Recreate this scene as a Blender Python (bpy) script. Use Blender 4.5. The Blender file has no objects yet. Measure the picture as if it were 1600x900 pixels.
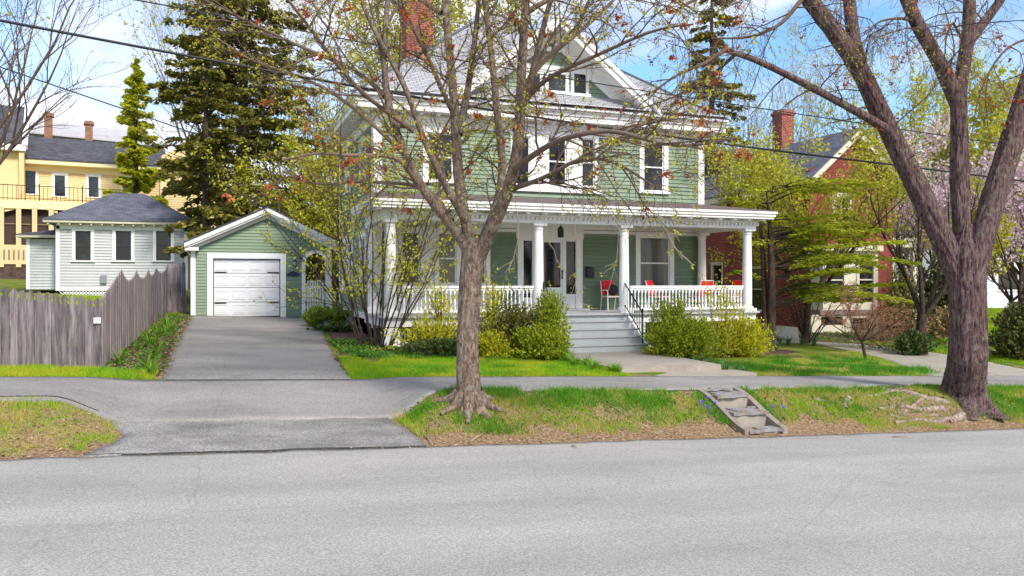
import bpy, math, random
import numpy as np
from mathutils import Matrix, Vector
R = math.radians
PI = math.pi
C = bpy.context.scene.collection
sc = bpy.context.scene

# ------------------------------------------------------------------ camera
YAW = 20.0
CS, SN = math.cos(R(YAW)), math.sin(R(YAW))
FPX, HOR, EYE = 1290.0, 442.0, 2.5
cam = bpy.data.cameras.new('camera')
cam_o = bpy.data.objects.new('camera', cam)
C.objects.link(cam_o)
cam_o.location = (0, 0, EYE)
cam_o.rotation_euler = (R(90), 0, R(-YAW))
cam.sensor_width = 36.0
cam.lens = 36.0 * FPX / 1600.0
cam.shift_y = -(450 - HOR) / 1600.0
cam.clip_start = 0.1
cam.clip_end = 3000
sc.camera = cam_o

# ------------------------------------------------------------------ sky, sun, exposure
SUN_EL, SUN_AZ = 42.0, 163.0       # azimuth clockwise from +y (north)
w = bpy.data.worlds.new('World')
sc.world = w
w.use_nodes = True
nt = w.node_tree
nt.nodes.clear()
def wn(t, **k):
    n = nt.nodes.new(t)
    for a, b in k.items():
        setattr(n, a, b)
    return n
wo = wn('ShaderNodeOutputWorld'); bg = wn('ShaderNodeBackground')
bg.inputs['Strength'].default_value = 0.145
sky = wn('ShaderNodeTexSky', sky_type='NISHITA', sun_disc=False)
sky.sun_elevation = R(SUN_EL); sky.sun_rotation = R(SUN_AZ)
sky.air_density = 1.0; sky.dust_density = 0.6; sky.ozone_density = 2.5
hs = wn('ShaderNodeHueSaturation'); hs.inputs['Saturation'].default_value = 1.18
hs.inputs['Value'].default_value = 1.12
tc = wn('ShaderNodeTexCoord')
mp = wn('ShaderNodeMapping'); mp.inputs['Scale'].default_value = (1, 1, 2.6)
mp.inputs['Location'].default_value = (0.35, 0.1, 0.42)
no = wn('ShaderNodeTexNoise'); no.inputs['Scale'].default_value = 2.1
no.inputs['Detail'].default_value = 9; no.inputs['Roughness'].default_value = 0.56
no.inputs['Distortion'].default_value = 0.35
cr = wn('ShaderNodeValToRGB')
cr.color_ramp.elements[0].position = 0.41; cr.color_ramp.elements[0].color = (0, 0, 0, 1)
cr.color_ramp.elements[1].position = 0.60; cr.color_ramp.elements[1].color = (1, 1, 1, 1)
no2 = wn('ShaderNodeTexNoise'); no2.inputs['Scale'].default_value = 4.3; no2.inputs['Detail'].default_value = 6
cr2 = wn('ShaderNodeValToRGB')
cr2.color_ramp.elements[0].position = 0.35; cr2.color_ramp.elements[0].color = (3.3, 3.55, 4.5, 1)
cr2.color_ramp.elements[1].position = 0.62; cr2.color_ramp.elements[1].color = (6.2, 6.3, 6.7, 1)
mx = wn('ShaderNodeMixRGB')
L = nt.links.new
L(tc.outputs['Generated'], mp.inputs['Vector']); L(mp.outputs[0], no.inputs['Vector']); L(mp.outputs[0], no2.inputs['Vector'])
L(no.outputs['Fac'], cr.inputs[0]); L(no2.outputs['Fac'], cr2.inputs[0])
L(sky.outputs[0], hs.inputs['Color']); L(hs.outputs[0], mx.inputs['Color1'])
L(cr.outputs[0], mx.inputs['Fac']); L(cr2.outputs[0], mx.inputs['Color2'])
L(mx.outputs[0], bg.inputs['Color']); L(bg.outputs[0], wo.inputs['Surface'])
sl = bpy.data.lights.new('sun', 'SUN'); sl.energy = 2.9; sl.angle = R(14); sl.color = (1.0, 0.93, 0.82)
so = bpy.data.objects.new('sun', sl); C.objects.link(so)
sd = Vector((math.sin(R(SUN_AZ)) * math.cos(R(SUN_EL)), math.cos(R(SUN_AZ)) * math.cos(R(SUN_EL)), math.sin(R(SUN_EL))))
so.rotation_euler = sd.to_track_quat('Z', 'Y').to_euler()
so.location = (20, -10, 30)
vs = sc.view_settings
vs.view_transform = 'Standard'; vs.look = 'None'; vs.gamma = 1.0; vs.use_curve_mapping = False
vs.exposure = 0.72
sc.cycles.use_denoising = True
sc.cycles.max_bounces = 6; sc.cycles.transparent_max_bounces = 4
sc.cycles.use_adaptive_sampling = True

# ------------------------------------------------------------------ measuring helpers (photo -> place)
def ray(px, py=HOR):
    a = (px - 800) / FPX
    return (a * CS + SN, -a * SN + CS, (HOR - py) / FPX)
def X(px, y):
    d = ray(px); return d[0] / d[1] * y
def Yx(px, x):
    d = ray(px); return d[1] / d[0] * x
def Z(px, py, y):
    d = ray(px, py); return EYE + d[2] / d[1] * y
def Zx(px, py, x):
    d = ray(px, py); return EYE + d[2] / d[0] * x
def at(px, py, dep):
    d = ray(px, py); return np.array([d[0] * dep, d[1] * dep, EYE + d[2] * dep])

def sstep(a, b, t):
    t = np.clip((np.asarray(t, float) - a) / (b - a), 0, 1); return t * t * (3 - 2 * t)
def hash2(i, j, s=0):
    v = np.sin(i * 127.1 + j * 311.7 + s * 74.7) * 43758.5453
    return v - np.floor(v)
def vnoise(x, y, s=0):
    x = np.asarray(x, float); y = np.asarray(y, float)
    i = np.floor(x); j = np.floor(y); fx = x - i; fy = y - j
    fx = fx * fx * (3 - 2 * fx); fy = fy * fy * (3 - 2 * fy)
    return (hash2(i, j, s) * (1 - fx) + hash2(i + 1, j, s) * fx) * (1 - fy) + (hash2(i, j + 1, s) * (1 - fx) + hash2(i + 1, j + 1, s) * fx) * fy
def gz(x, y):
    x = np.asarray(x, float); y = np.asarray(y, float)
    xr = np.clip(x, -30, 45)
    xl = np.where(x > 21, 21 + (np.minimum(x, 70) - 21) * .12, np.maximum(x, -14))
    k = sstep(14, 20, y)
    xx = xr * (1 - k) + xl * k
    rz = .272 - .0386 * xr
    sdw = .825 - .037 * xx
    lawn = sdw + .028 * (np.minimum(y, 60) - 15.3) + .22 * sstep(-1.6, -3.5, x) * sstep(20, 36, y)
    t = np.clip((y - 11.5) / 1.6, 0, 1)
    t = .35 * t + .65 * t * t * (3 - 2 * t)
    bank = rz + t * (sdw - rz)
    z1 = np.where(y < 11.5, rz, np.where(y < 13.1, bank, np.where(y < 15.3, sdw, lawn)))
    # driveway crossing: an even ramp from the road up to the lot
    ta = np.clip((y - 11.5) / 4.3, 0, 1)
    ap = rz + ta * (sdw + .014 - rz)
    ax = sstep(-2.1, -1.1, x) * (1 - sstep(2.75, 3.5, x)) * (y < 15.8) * (y > 11.5)
    z = z1 * (1 - ax) + ap * ax
    # mound under the big maple
    z = z + .16 * np.exp(-((x - 13.7) ** 2 / 1.3 + (y - 12.45) ** 2 / .35)) + .05 * np.exp(-((x - 3.9) ** 2 / .4 + (y - 12.6) ** 2 / .25))
    z = z + sstep(4.5, 2.5, y) * .1
    z = z - .17 * ((x > 8.40) & (x < 9.12) & (y > 11.72) & (y < 12.85))
    return z
def G(x, y): return float(gz(x, y))

# ------------------------------------------------------------------ materials
MATS = {}
def mat(name, color, rough=.7, var=.12, scale=6.0, bump=0.0, bscale=40, metal=0, spec=.4, col2=None, c2scale=2.0, c2lo=.45, c2hi=.6, stretch=None, trans=0, island=0.):
    if name in MATS: return MATS[name]
    m = bpy.data.materials.new(name); m.use_nodes = True; n = m.node_tree; n.nodes.clear()
    N = n.nodes.new; K = n.links.new
    o = N('ShaderNodeOutputMaterial'); p = N('ShaderNodeBsdfPrincipled'); K(p.outputs[0], o.inputs[0])
    p.inputs['Roughness'].default_value = rough; p.inputs['Metallic'].default_value = metal
    p.inputs['Specular IOR Level'].default_value = spec
    tcn = N('ShaderNodeTexCoord'); mpn = N('ShaderNodeMapping'); K(tcn.outputs['Object'], mpn.inputs[0])
    if stretch: mpn.inputs['Scale'].default_value = stretch
    t = N('ShaderNodeTexNoise'); t.inputs['Scale'].default_value = scale; t.inputs['Detail'].default_value = 6; t.inputs['Roughness'].default_value = .62
    K(mpn.outputs[0], t.inputs['Vector'])
    r = N('ShaderNodeValToRGB'); K(t.outputs['Fac'], r.inputs[0])
    c = np.array(color[:3]); r.color_ramp.elements[0].position = .3; r.color_ramp.elements[1].position = .7
    r.color_ramp.elements[0].color = (*(c * (1 - var)), 1); r.color_ramp.elements[1].color = (*np.minimum(c * (1 + var), 1), 1)
    src = r.outputs[0]
    if col2 is not None:
        t2 = N('ShaderNodeTexNoise'); t2.inputs['Scale'].default_value = c2scale; t2.inputs['Detail'].default_value = 8; t2.inputs['Roughness'].default_value = .65
        K(mpn.outputs[0], t2.inputs['Vector'])
        r2 = N('ShaderNodeValToRGB'); r2.color_ramp.elements[0].position = c2lo; r2.color_ramp.elements[1].position = c2hi; K(t2.outputs['Fac'], r2.inputs[0])
        m2 = N('ShaderNodeMixRGB'); K(r2.outputs[0], m2.inputs['Fac']); K(src, m2.inputs['Color1']); m2.inputs['Color2'].default_value = (*col2[:3], 1)
        src = m2.outputs[0]
    if island:
        gi = N('ShaderNodeNewGeometry'); mr = N('ShaderNodeMapRange'); K(gi.outputs['Random Per Island'], mr.inputs['Value'])
        mr.inputs['To Min'].default_value = 1 - island; mr.inputs['To Max'].default_value = 1 + island
        vm = N('ShaderNodeVectorMath'); vm.operation = 'SCALE'; K(src, vm.inputs[0]); K(mr.outputs[0], vm.inputs['Scale']); src = vm.outputs[0]
    K(src, p.inputs['Base Color'])
    if bump:
        tb = N('ShaderNodeTexNoise'); tb.inputs['Scale'].default_value = bscale; tb.inputs['Detail'].default_value = 5; K(mpn.outputs[0], tb.inputs['Vector'])
        b = N('ShaderNodeBump'); b.inputs['Strength'].default_value = bump; b.inputs['Distance'].default_value = .02; K(tb.outputs['Fac'], b.inputs['Height']); K(b.outputs[0], p.inputs['Normal'])
    MATS[name] = m; m['bsdf'] = p.name
    return m
def leafmat(name, cols, trans=.35, rough=.6, patch=None, pscale=.6):
    """colour differs leaf by leaf (random per island); patch mixes towards another colour in real patches"""
    if name in MATS: return MATS[name]
    m = bpy.data.materials.new(name); m.use_nodes = True; n = m.node_tree; n.nodes.clear()
    N = n.nodes.new; K = n.links.new
    o = N('ShaderNodeOutputMaterial'); d = N('ShaderNodeBsdfPrincipled'); d.inputs['Roughness'].default_value = rough; d.inputs['Specular IOR Level'].default_value = .25
    tr = N('ShaderNodeBsdfTranslucent'); mi = N('ShaderNodeMixShader'); mi.inputs[0].default_value = trans
    g = N('ShaderNodeNewGeometry'); r = N('ShaderNodeValToRGB'); K(g.outputs['Random Per Island'], r.inputs[0])
    e = r.color_ramp.elements
    for i, cc in enumerate(cols):
        pos = i / max(1, len(cols) - 1)
        if i < 2: e[i].position = pos if i == 0 else (pos if len(cols) == 2 else pos); e[i].color = (*cc, 1)
        else:
            q = e.new(pos); q.color = (*cc, 1)
    src = r.outputs[0]
    if patch:
        tcn = N('ShaderNodeTexCoord'); t = N('ShaderNodeTexNoise'); t.inputs['Scale'].default_value = pscale; t.inputs['Detail'].default_value = 6
        K(g.outputs['Position'], t.inputs['Vector'])
        r2 = N('ShaderNodeValToRGB'); r2.color_ramp.elements[0].position = .42; r2.color_ramp.elements[1].position = .62; K(t.outputs['Fac'], r2.inputs[0])
        m2 = N('ShaderNodeMixRGB'); K(r2.outputs[0], m2.inputs['Fac']); K(src, m2.inputs['Color1']); m2.inputs['Color2'].default_value = (*patch, 1)
        src = m2.outputs[0]
    K(src, d.inputs['Base Color']); K(src, tr.inputs['Color'])
    K(d.outputs[0], mi.inputs[1]); K(tr.outputs[0], mi.inputs[2]); K(mi.outputs[0], o.inputs[0])
    MATS[name] = m
    return m
def brickmat(name, c1, c2, mortar, bw=.21, rh=.072, ms=.012, rough=.85, bump=.5, offset=.5, var=.2, squash=1.0):
    if name in MATS: return MATS[name]
    m = bpy.data.materials.new(name); m.use_nodes = True; n = m.node_tree; n.nodes.clear()
    N = n.nodes.new; K = n.links.new
    o = N('ShaderNodeOutputMaterial'); p = N('ShaderNodeBsdfPrincipled'); K(p.outputs[0], o.inputs[0]); p.inputs['Roughness'].default_value = rough
    p.inputs['Specular IOR Level'].default_value = .3
    u = N('ShaderNodeUVMap'); u.uv_map = 'UVMap'
    b = N('ShaderNodeTexBrick'); b.offset = offset
    b.inputs['Scale'].default_value = 1; b.inputs['Brick Width'].default_value = bw; b.inputs['Row Height'].default_value = rh
    b.inputs['Mortar Size'].default_value = ms; b.inputs['Mortar Smooth'].default_value = .2
    b.inputs['Color1'].default_value = (*c1, 1); b.inputs['Color2'].default_value = (*c2, 1); b.inputs['Mortar'].default_value = (*mortar, 1)
    K(u.outputs[0], b.inputs['Vector'])
    t = N('ShaderNodeTexNoise'); t.inputs['Scale'].default_value = 1.3; t.inputs['Detail'].default_value = 8; K(u.outputs[0], t.inputs['Vector'])
    r = N('ShaderNodeValToRGB'); r.color_ramp.elements[0].position = .3; r.color_ramp.elements[1].position = .7
    r.color_ramp.elements[0].color = (1 - var, 1 - var, 1 - var, 1); r.color_ramp.elements[1].color = (1 + var, 1 + var, 1 + var, 1); K(t.outputs['Fac'], r.inputs[0])
    mm = N('ShaderNodeMixRGB'); mm.blend_type = 'MULTIPLY'; mm.inputs['Fac'].default_value = 1; K(b.outputs['Color'], mm.inputs['Color1']); K(r.outputs[0], mm.inputs['Color2'])
    K(mm.outputs[0], p.inputs['Base Color'])
    bp = N('ShaderNodeBump'); bp.invert = True; bp.inputs['Strength'].default_value = bump; bp.inputs['Distance'].default_value = .01; K(b.outputs['Fac'], bp.inputs['Height']); K(bp.outputs[0], p.inputs['Normal'])
    MATS[name] = m
    return m

white = mat('white_paint', (.79, .785, .765), .5, .04, 3, col2=(.62, .60, .56), c2scale=1.6, c2lo=.56, c2hi=.8)
cream = mat('cream_paint', (.58, .54, .42), .55, .05, 3)
green = mat('green_clapboard_paint', (.18, .255, .165), .55, .08, 2.0, col2=(.14, .205, .135), c2scale=.9, c2lo=.5, c2hi=.8, island=.05)
greyside = mat('pale_grey_clapboard_paint', (.465, .48, .475), .55, .05, 2.0, island=.04)
yellow = mat('yellow_clapboard_paint', (.72, .55, .27), .6, .05, 2.0)
whiteside = mat('white_clapboard_paint', (.74, .78, .83), .6, .04, 2.0)
dkgreen = mat('dark_green_lattice_paint', (.07, .12, .09), .6, .1, 3)
deck = mat('grey_deck_paint', (.42, .43, .43), .5, .06, 5)
riserm = mat('pale_grey_riser_paint', (.40, .425, .425), .5, .06, 4)
glass = mat('dark_window_glass', (.010, .011, .014), .06, .5, 1.2, spec=.4, col2=(.035, .045, .055), c2scale=1.1, c2lo=.5, c2hi=.7)
glass2 = mat('sheer_curtain_behind_glass', (.10, .11, .10), .1, .3, 8, spec=.4, col2=(.04, .05, .05), c2scale=2, stretch=(6, 6, .4))
screen = mat('brown_insect_screen', (.06, .035, .03), .8, .2, 1)
iron = mat('black_iron', (.012, .012, .014), .45, .2, 8)
slate = brickmat('pale_slate_shingles', (.31, .31, .325), (.38, .38, .395), (.10, .10, .11), .24, .115, .011, .6, .6, var=.08)
asph = brickmat('grey_asphalt_shingles', (.085, .09, .12), (.14, .145, .18), (.05, .05, .06), .3, .14, .008, .9, .3, var=.25)
asph2 = brickmat('dark_asphalt_shingles', (.05, .05, .065), (.10, .10, .12), (.035, .035, .04), .3, .16, .01, .9, .3, var=.25)
porchroof = brickmat('brown_porch_shingles', (.12, .08, .08), (.17, .12, .115), (.06, .045, .045), .3, .14, .008, .9, .3)
metalroof = mat('pale_metal_roof', (.42, .41, .42), .5, .12, 2, metal=.1)
flash = mat('black_flashing', (.02, .02, .025), .5, .3, 3, col2=(.15, .16, .19), c2scale=1.2)
brick = brickmat('red_brick', (.26, .036, .026), (.17, .022, .018), (.20, .10, .085), .21, .075, .008, .85, .4)
brickc = brickmat('chimney_brick', (.30, .040, .028), (.20, .026, .02), (.30, .17, .14), .21, .075, .012, .85, .4)
stone = mat('rough_granite', (.32, .30, .27), .85, .25, 5, .5, 20)
conc = mat('weathered_concrete', (.33, .285, .235), .85, .12, 3, .25, 50, col2=(.24, .20, .16), c2scale=2.2, c2lo=.55, c2hi=.7)
concw = mat('pale_concrete', (.50, .46, .41), .85, .12, 6, .2, 50)
slatestone = mat('bluish_flagstone', (.25, .245, .25), .75, .28, 9, .5, 24, col2=(.22, .17, .12), c2scale=4)
redm = mat('red_sling_fabric', (.75, .012, .015), .6, .08, 6)
tan = mat('tan_cushion_fabric', (.45, .27, .17), .8, .1, 6)
navy = mat('navy_plaque_paint', (.015, .02, .06), .5, .2, 8)
clothg = mat('pale_hatch_paint', (.38, .50, .44), .5, .05, 5)

def barkmat(name, c1, c2, sx=9., sz=1.4, bump=1.0, dist=.05, lich=None):
    m = bpy.data.materials.new(name); m.use_nodes = True; n = m.node_tree; n.nodes.clear()
    N = n.nodes.new; K = n.links.new
    o = N('ShaderNodeOutputMaterial'); p = N('ShaderNodeBsdfPrincipled'); K(p.outputs[0], o.inputs[0]); p.inputs['Roughness'].default_value = .9
    p.inputs['Specular IOR Level'].default_value = .2
    tcn = N('ShaderNodeTexCoord'); mpn = N('ShaderNodeMapping'); mpn.inputs['Scale'].default_value = (sx, sx, sz); K(tcn.outputs['Object'], mpn.inputs[0])
    v = N('ShaderNodeTexNoise'); v.inputs['Scale'].default_value = 2.2; v.inputs['Detail'].default_value = 9; v.inputs['Roughness'].default_value = .7; v.inputs['Distortion'].default_value = .8
    K(mpn.outputs[0], v.inputs['Vector'])
    r = N('ShaderNodeValToRGB'); K(v.outputs['Fac'], r.inputs[0])
    r.color_ramp.elements[0].position = .40; r.color_ramp.elements[0].color = (*c1, 1)
    r.color_ramp.elements[1].position = .62; r.color_ramp.elements[1].color = (*c2, 1)
    src = r.outputs[0]
    if lich:
        t2 = N('ShaderNodeTexNoise'); t2.inputs['Scale'].default_value = 7; t2.inputs['Detail'].default_value = 6; K(tcn.outputs['Object'], t2.inputs['Vector'])
        r2 = N('ShaderNodeValToRGB'); r2.color_ramp.elements[0].position = .56; r2.color_ramp.elements[1].position = .68; K(t2.outputs['Fac'], r2.inputs[0])
        m2 = N('ShaderNodeMixRGB'); K(r2.outputs[0], m2.inputs['Fac']); K(src, m2.inputs['Color1']); m2.inputs['Color2'].default_value = (*lich, 1); src = m2.outputs[0]
    K(src, p.inputs['Base Color'])
    b = N('ShaderNodeBump'); b.inputs['Strength'].default_value = bump; b.inputs['Distance'].default_value = dist; K(v.outputs['Fac'], b.inputs['Height']); K(b.outputs[0], p.inputs['Normal'])
    MATS[name] = m
    return m
bark1 = barkmat('maple_bark', (.085, .055, .042), (.34, .255, .19), 13, 4.5, .9, .035, (.30, .27, .2))
bark2 = barkmat('furrowed_bark', (.040, .022, .024), (.27, .175, .165), 13, 2.0, 1.0, .07, (.21, .19, .13))
bark3 = barkmat('dark_bark', (.030, .020, .017), (.10, .068, .052), 9, 2, .8, .04)
twigm = mat('twig_bark', (.10, .062, .045), .85, .3, 3)
twigg = mat('grey_twig_bark', (.15, .105, .075), .85, .3, 3)

# ------------------------------------------------------------------ mesh builder
WM = {}
class MB:
    def __init__(s): s.v = []; s.f = []
    def add(s, vs, fs):
        b = len(s.v); s.v += [tuple(map(float, p)) for p in vs]; s.f += [tuple(i + b for i in f) for f in fs]; return s
    def box(s, x0, x1, y0, y1, z0, z1):
        return s.add([(x0, y0, z0), (x1, y0, z0), (x1, y1, z0), (x0, y1, z0), (x0, y0, z1), (x1, y0, z1), (x1, y1, z1), (x0, y1, z1)],
                     [(0, 3, 2, 1), (4, 5, 6, 7), (0, 1, 5, 4), (1, 2, 6, 5), (2, 3, 7, 6), (3, 0, 4, 7)])
    def hexa(s, p): return s.add(p, [(0, 3, 2, 1), (4, 5, 6, 7), (0, 1, 5, 4), (1, 2, 6, 5), (2, 3, 7, 6), (3, 0, 4, 7)])
    def bar(s, a, b, r, r2=None, up=(0, 0, 1)):
        a = np.array(a, float); b = np.array(b, float); d = b - a; d /= np.linalg.norm(d) + 1e-9
        u = np.cross(d, up)
        if np.linalg.norm(u) < 1e-3: u = np.cross(d, (1, 0, 0))
        u /= np.linalg.norm(u); v = np.cross(d, u); r2 = r if r2 is None else r2
        P = []
        for q in (a, b):
            for su, sv in ((-1, -1), (1, -1), (1, 1), (-1, 1)): P.append(q + u * su * r + v * sv * r2)
        return s.hexa(P)
    def tube(s, pts, rad, n=8, cap=True):
        pts = np.array(pts, float); k = len(pts); rad = np.broadcast_to(np.array(rad, float), (k,))
        t = np.gradient(pts, axis=0) if k > 2 else np.repeat((pts[1] - pts[0])[None], k, 0)
        t /= np.linalg.norm(t, axis=1)[:, None] + 1e-9
        ref = np.array([0, 0, 1.0]) if abs(t[0][2]) < .9 else np.array([1.0, 0, 0])
        u = np.cross(t, ref); u /= np.linalg.norm(u, axis=1)[:, None] + 1e-9; v = np.cross(t, u)
        a = np.arange(n) * 2 * PI / n
        V = pts[:, None] + rad[:, None, None] * (u[:, None] * np.cos(a)[None, :, None] + v[:, None] * np.sin(a)[None, :, None])
        F = [(i * n + j, i * n + (j + 1) % n, (i + 1) * n + (j + 1) % n, (i + 1) * n + j) for i in range(k - 1) for j in range(n)]
        if cap: F += [tuple(range(n))[::-1], tuple((k - 1) * n + j for j in range(n))]
        return s.add(V.reshape(-1, 3), F)
    def lathe(s, prof, c=(0, 0), n=14):
        V = []; k = len(prof)
        for r, z in prof:
            for j in range(n):
                a = 2 * PI * j / n; V.append((c[0] + r * math.cos(a), c[1] + r * math.sin(a), z))
        F = [(i * n + j, i * n + (j + 1) % n, (i + 1) * n + (j + 1) % n, (i + 1) * n + j) for i in range(k - 1) for j in range(n)]
        F += [tuple(range(n))[::-1], tuple((k - 1) * n + j for j in range(n))]
        return s.add(V, F)
    def poly(s, pts, th):
        """flat polygon pushed along vector th"""
        k = len(pts); th = np.array(th, float); P = [np.array(p, float) for p in pts]
        return s.add(P + [p + th for p in P], [tuple(range(k))[::-1], tuple(range(k, 2 * k))] + [(i, (i + 1) % k, k + (i + 1) % k, k + i) for i in range(k)])
    def build(s, name, m, parent=None, smooth=False, local=False):
        return link(name, np.array(s.v, float).reshape(-1, 3), s.f, m, parent, smooth, local)
def link(name, V, F, m, parent=None, smooth=False, local=False, uv=True, norecalc=False):
    me = bpy.data.meshes.new(name)
    V = np.asarray(V, float)
    if parent is not None and not local:
        W = np.array(WM[parent.name].inverted()); V = V @ W[:3, :3].T + W[:3, 3]
    if isinstance(F, np.ndarray):
        nf, k = F.shape
        me.vertices.add(len(V)); me.vertices.foreach_set('co', V.astype(np.float32).ravel())
        me.loops.add(nf * k); me.loops.foreach_set('vertex_index', F.astype(np.int32).ravel())
        me.polygons.add(nf); me.polygons.foreach_set('loop_start', np.arange(0, nf * k, k, dtype=np.int32)); me.polygons.foreach_set('loop_total', np.full(nf, k, dtype=np.int32))
        me.update(calc_edges=True)
    else:
        me.from_pydata(V.tolist(), [], F); me.update()
    if uv and not isinstance(F, np.ndarray):
        ul = me.uv_layers.new(name='UVMap'); co = V
        for p in me.polygons:
            n = p.normal; t = Vector((-n.y, n.x, 0))
            if t.length < 1e-3: t = Vector((1, 0, 0))
            t.normalize(); b = n.cross(t)
            for li in p.loop_indices:
                q = Vector(co[me.loops[li].vertex_index]); ul.data[li].uv = (q.dot(t), q.dot(b))
    if smooth: me.polygons.foreach_set('use_smooth', np.ones(len(me.polygons), bool))
    me.materials.append(m)
    o = bpy.data.objects.new(name, me); C.objects.link(o)
    if parent is not None: o.parent = parent; WM[o.name] = WM[parent.name]
    else: WM[o.name] = Matrix.Identity(4)
    return o
def tag(o, label=None, cat=None, group=None, kind=None):
    if label: o['label'] = label
    if cat: o['category'] = cat
    if group: o['group'] = group
    if kind: o['kind'] = kind
    return o
def thing(name, label, cat, loc=(0, 0, 0), rz=0, group=None):
    o = bpy.data.objects.new(name, None); C.objects.link(o); o.location = loc; o.rotation_euler = (0, 0, rz); o.empty_display_size = .1
    WM[o.name] = Matrix.Translation(Vector([float(q) for q in loc])) @ Matrix.Rotation(rz, 4, 'Z')
    return tag(o, label, cat, group)
def copy_tree(o, parent=None, loc=None, rz=None, scale=None, label=None):
    c = o.copy(); C.objects.link(c); c.parent = parent
    if loc is not None: c.location = loc
    if rz is not None: c.rotation_euler = (0, 0, rz)
    if scale is not None: c.scale = (scale,) * 3
    if label: c['label'] = label
    for ch in list(o.children): copy_tree(ch, c)
    return c

# ------------------------------------------------------------------ ground, road, pavements
def grid_axis(fine0, fine1, step, lo, hi):
    a = list(np.arange(fine0, fine1, step)); s = step; p = fine1; b = []
    while p < hi: b.append(p); s *= 1.25; p += s
    b.append(hi); c = []; s = step; p = fine0
    while p > lo: s *= 1.25; p -= s; c.append(max(p, lo))
    return np.array(c[::-1] + a + b)
gx = grid_axis(-12, 27, .15, -500, 600); gy = grid_axis(10.9, 17, .1, -300, 900)
XX, YY = np.meshgrid(gx, gy)
ZZ = gz(XX, YY) + .03 * (vnoise(XX * 1.3, YY * 1.3) - .5) * ((YY > 11.6) & (YY < 13) | (YY > 15.6) & (YY < 40)) 
ZZ = ZZ - .035 * (YY < 11.45)
nx_, ny_ = len(gx), len(gy)
I = np.arange(nx_ * ny_).reshape(ny_, nx_)
GF = np.stack([I[:-1, :-1].ravel(), I[:-1, 1:].ravel(), I[1:, 1:].ravel(), I[1:, :-1].ravel()], 1)
def groundmat():
    m = bpy.data.materials.new('soil_and_turf'); m.use_nodes = True; n = m.node_tree; n.nodes.clear(); N = n.nodes.new; K = n.links.new
    o = N('ShaderNodeOutputMaterial'); p = N('ShaderNodeBsdfPrincipled'); K(p.outputs[0], o.inputs[0]); p.inputs['Roughness'].default_value = .95; p.inputs['Specular IOR Level'].default_value = .1
    tcn = N('ShaderNodeTexCoord')
    def noise(s, d=7, r=.65):
        t = N('ShaderNodeTexNoise'); t.inputs['Scale'].default_value = s; t.inputs['Detail'].default_value = d; t.inputs['Roughness'].default_value = r; K(tcn.outputs['Object'], t.inputs['Vector']); return t.outputs['Fac']
    def ramp(f, a, ca, b, cb):
        r = N('ShaderNodeValToRGB'); K(f, r.inputs[0]); r.color_ramp.elements[0].position = a; r.color_ramp.elements[1].position = b
        r.color_ramp.elements[0].color = (*ca, 1); r.color_ramp.elements[1].color = (*cb, 1); return r.outputs[0]
    g = ramp(noise(1.1), .4, (.075, .15, .012), .62, (.17, .20, .02))
    soil = ramp(noise(24, 8, .75), .38, (.12, .065, .032), .66, (.42, .30, .18))
    sx = N('ShaderNodeSeparateXYZ'); K(tcn.outputs['Object'], sx.inputs[0])
    mr = N('ShaderNodeMapRange'); mr.inputs['From Min'].default_value = 13.6; mr.inputs['From Max'].default_value = 11.6; mr.inputs['To Min'].default_value = 0; mr.inputs['To Max'].default_value = .30; K(sx.outputs['Y'], mr.inputs['Value'])
    ad = N('ShaderNodeMath'); ad.operation = 'ADD'; K(noise(1.7, 6), ad.inputs[0]); K(mr.outputs[0], ad.inputs[1])
    f = ramp(ad.outputs[0], .52, (0, 0, 0), .62, (1, 1, 1))
    mm = N('ShaderNodeMixRGB'); K(f, mm.inputs['Fac']); K(g, mm.inputs['Color1']); K(soil, mm.inputs['Color2']); K(mm.outputs[0], p.inputs['Base Color'])
    b = N('ShaderNodeBump'); b.inputs['Strength'].default_value = .8; b.inputs['Distance'].default_value = .03; K(noise(30, 6, .7), b.inputs['Height']); K(b.outputs[0], p.inputs['Normal'])
    return m
go = link('ground', np.stack([XX.ravel(), YY.ravel(), ZZ.ravel()], 1), GF, groundmat(), smooth=True)
tag(go, kind='structure')

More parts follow.
